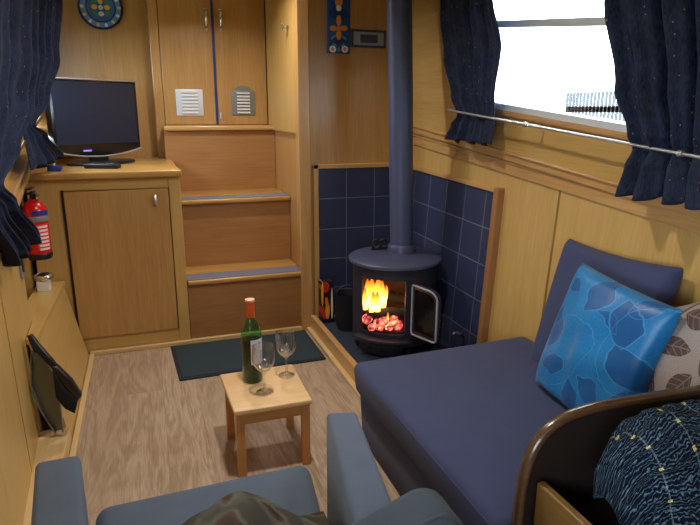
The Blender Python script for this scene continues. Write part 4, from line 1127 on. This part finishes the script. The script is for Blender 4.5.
# brush and dustpan hanging at the end of the ledge
br = thing('hand_brush', 'black hand brush hanging in front of the grey dustpan', 'brush', (-0.345, 2.09, .14))
Y = 2.085
b = nb(); tube(b, smoothpath([(-.409, Y + .01, .462), (-.392, Y, .428), (-.372, Y - .004, .392), (-.352, Y - .004, .358), (-.338, Y - .004, .330)]), [.009 + .004 * math.sin(i / 16 * PI) for i in range(17)], 12); obj('handle', b, BLACKP, br, 60)
b = nb()
prism(b, [(-.358, Y - .02, .352), (-.338, Y - .02, .350), (-.298, Y - .02, .290), (-.272, Y - .02, .226), (-.284, Y - .02, .214), (-.318, Y - .02, .262)], (0, .035, 0), .005, 2); obj('stock', b, BLACKP, br, 50)
b = nb(); prism(b, [(-.352, Y - .022, .338), (-.318, Y - .022, .262), (-.284, Y - .022, .214), (-.300, Y - .022, .165), (-.330, Y - .022, .190), (-.352, Y - .022, .235)], (0, .04, 0), .004, 2); obj('bristles', b, BRISTLE, br, 50)
dpn = thing('dustpan', 'translucent grey dustpan hanging behind the black hand brush', 'dustpan', (-0.38, 2.125, .08))
b = nb(); Yp = 2.115
outl = [(-.412, Yp, .400), (-.388, Yp, .400), (-.362, Yp, .318), (-.350, Yp, .220), (-.352, Yp, .085), (-.372, Yp, .085), (-.408, Yp, .180), (-.428, Yp, .270)]
prism(b, outl, (0, .004, 0), 0); obj('tray', b, PANGREY, dpn)
b = nb()
for i in (1, 2, 3):
    p, q = Vector(outl[i]), Vector(outl[i + 1]); hexa(b, [p, q, q + Vector((0, -.022, 0)), p + Vector((0, -.022, 0))], (.004, 0, 0))
for i in (5, 6, 7):
    p, q = Vector(outl[i]), Vector(outl[(i + 1) % 8]); hexa(b, [p, q, q + Vector((0, -.022, 0)), p + Vector((0, -.022, 0))], (-.004, 0, 0))
obj('rim', b, PANGREY, dpn)
b = nb(); tube(b, [(-.400, Yp + .002, .395), (-.410, Yp + .004, .43), (-.416, Yp + .006, .455)], .009, 10); obj('handle', b, BLACKP, dpn, 60)

# ------------------------------------------------------------------ added ceiling lamps, unseen, to brighten the cabin
for x, y, w in ((0.40, 1.55, 9.0), (0.25, -1.1, 5.0), (0.42, 2.95, 7.0)):
    lm = thing('added_ceiling_light', 'added unseen ceiling lamp with a brass ring', 'added light', (x, y, ZC - .02), 'added ceiling lamps')
    b = nb(); lathe(b, [(.034, .02), (.05, .018), (.052, .006), (.044, 0), (.034, .004)], (x, y, ZC - .02), 24); obj('bezel', b, BRASS, lm, 40)
    b = nb(); lathe(b, [(.034, .006), (0, .006)], (x, y, ZC - .02), 24); obj('lens', b, FILLGLOW, lm)
    L = bpy.data.lights.new('fill_downlight', 'AREA'); L.shape = 'DISK'; L.size = .07; L.energy = w; L.color = (1, .94, .84); L.spread = math.radians(150)
    lo = bpy.data.objects.new('fill_downlight', L); COL.objects.link(lo); lo.location = (x, y, ZC - .03)
# glow of the fire
L = bpy.data.lights.new('fire_glow', 'POINT'); L.energy = 1.2; L.color = (1, .45, .14); L.shadow_soft_size = .04
lo = bpy.data.objects.new('fire_glow', L); COL.objects.link(lo); lo.location = (1.02, 2.43, .33)

# ------------------------------------------------------------------ outside the windows
bm = nb(); box(bm, (-30, -30, -0.4), (40, 40, -0.35), g=1)
struct('ground', bm, OUTG, 'grassy bank outside the boat windows', 'ground')
fn = thing('boat_fence', 'pale slatted fence seen through the lower right of the window', 'fence', (4.5, 4.9, -.35))
F0, F1 = Vector((4.5, 5.55, 0)), Vector((4.5, 4.2, 0))
b = nb()
for i in range(26):
    p = F0.lerp(F1, i / 25); d = (F1 - F0).normalized() * .0245
    hexa(b, [Vector((p.x, p.y, -.35)) - d, Vector((p.x, p.y, -.35)) + d, Vector((p.x, p.y, 1.41)) + d, Vector((p.x, p.y, 1.41)) - d], (.02, .02, 0))
obj('slats', b, FENCEM, fn)
for z in (.4, 1.2):
    b = nb(); hexa(b, [Vector((F0.x, F0.y, z)), Vector((F1.x, F1.y, z)), Vector((F1.x, F1.y, z + .06)), Vector((F0.x, F0.y, z + .06))], (.03, .04, 0)); obj('rail', b, FENCEM, fn)

w = bpy.data.worlds.new('overcast'); SC.world = w; w.use_nodes = True
nt = w.node_tree; nt.nodes.clear()
bg = nt.nodes.new('ShaderNodeBackground'); bg.inputs[0].default_value = (0.80, 0.90, 1.0, 1); bg.inputs[1].default_value = 16.0
ow = nt.nodes.new('ShaderNodeOutputWorld'); nt.links.new(bg.outputs[0], ow.inputs[0])
# portals guide the daylight through the real openings
for P, wins, sg in ((PR, RW, 1), (PL, LW, -1)):
    for (a, b_) in wins:
        L = bpy.data.lights.new('daylight_portal', 'AREA'); L.shape = 'RECTANGLE'; L.size = b_ - a; L.size_y = H1 - H0
        L.cycles.is_portal = True
        lo = bpy.data.objects.new('daylight_portal', L); COL.objects.link(lo)
        c = (P(a, H0, .07 * sg) + P(b_, H1, .07 * sg)) / 2; lo.location = c
        yv = (P(b_, .4) - P(a, .4)).normalized(); nin = Vector((sg, 0, 0)); nin = (nin - yv * nin.dot(yv)).normalized(); zv = nin.cross(yv)
        lo.matrix_world = Matrix(((yv.x, zv.x, nin.x, c.x), (yv.y, zv.y, nin.y, c.y), (yv.z, zv.z, nin.z, c.z), (0, 0, 0, 1))) if yv.cross(zv).dot(nin) > 0 else \
            Matrix(((-yv.x, zv.x, nin.x, c.x), (-yv.y, zv.y, nin.y, c.y), (-yv.z, zv.z, nin.z, c.z), (0, 0, 0, 1)))

# ------------------------------------------------------------------ camera
cam = bpy.data.cameras.new('camera'); cam.sensor_width = 36; cam.lens = 582.2 / 700 * 36; cam.clip_start = 0.02
co = bpy.data.objects.new('camera', cam); COL.objects.link(co)
pit, yaw, roll = .25416, .33754, .00417
fwd = Vector((math.sin(yaw) * math.cos(pit), math.cos(yaw) * math.cos(pit), -math.sin(pit))); right = Vector((math.cos(yaw), -math.sin(yaw), 0)); up = right.cross(fwd)
r2 = right * math.cos(roll) + up * math.sin(roll); u2 = up * math.cos(roll) - right * math.sin(roll)
co.matrix_world = Matrix(((r2.x, u2.x, -fwd.x, 0), (r2.y, u2.y, -fwd.y, 0), (r2.z, u2.z, -fwd.z, 1.2), (0, 0, 0, 1)))
SC.camera = co

SC.view_settings.view_transform = 'Standard'; SC.view_settings.look = 'None'; SC.view_settings.gamma = 1.0
SC.view_settings.use_curve_mapping = False; SC.view_settings.exposure = 0.25
SC.cycles.use_denoising = True; SC.cycles.max_bounces = 10; SC.cycles.diffuse_bounces = 6; SC.cycles.transparent_max_bounces = 16
SC.cycles.caustics_reflective = False; SC.cycles.caustics_refractive = False; SC.cycles.sample_clamp_indirect = 6.0
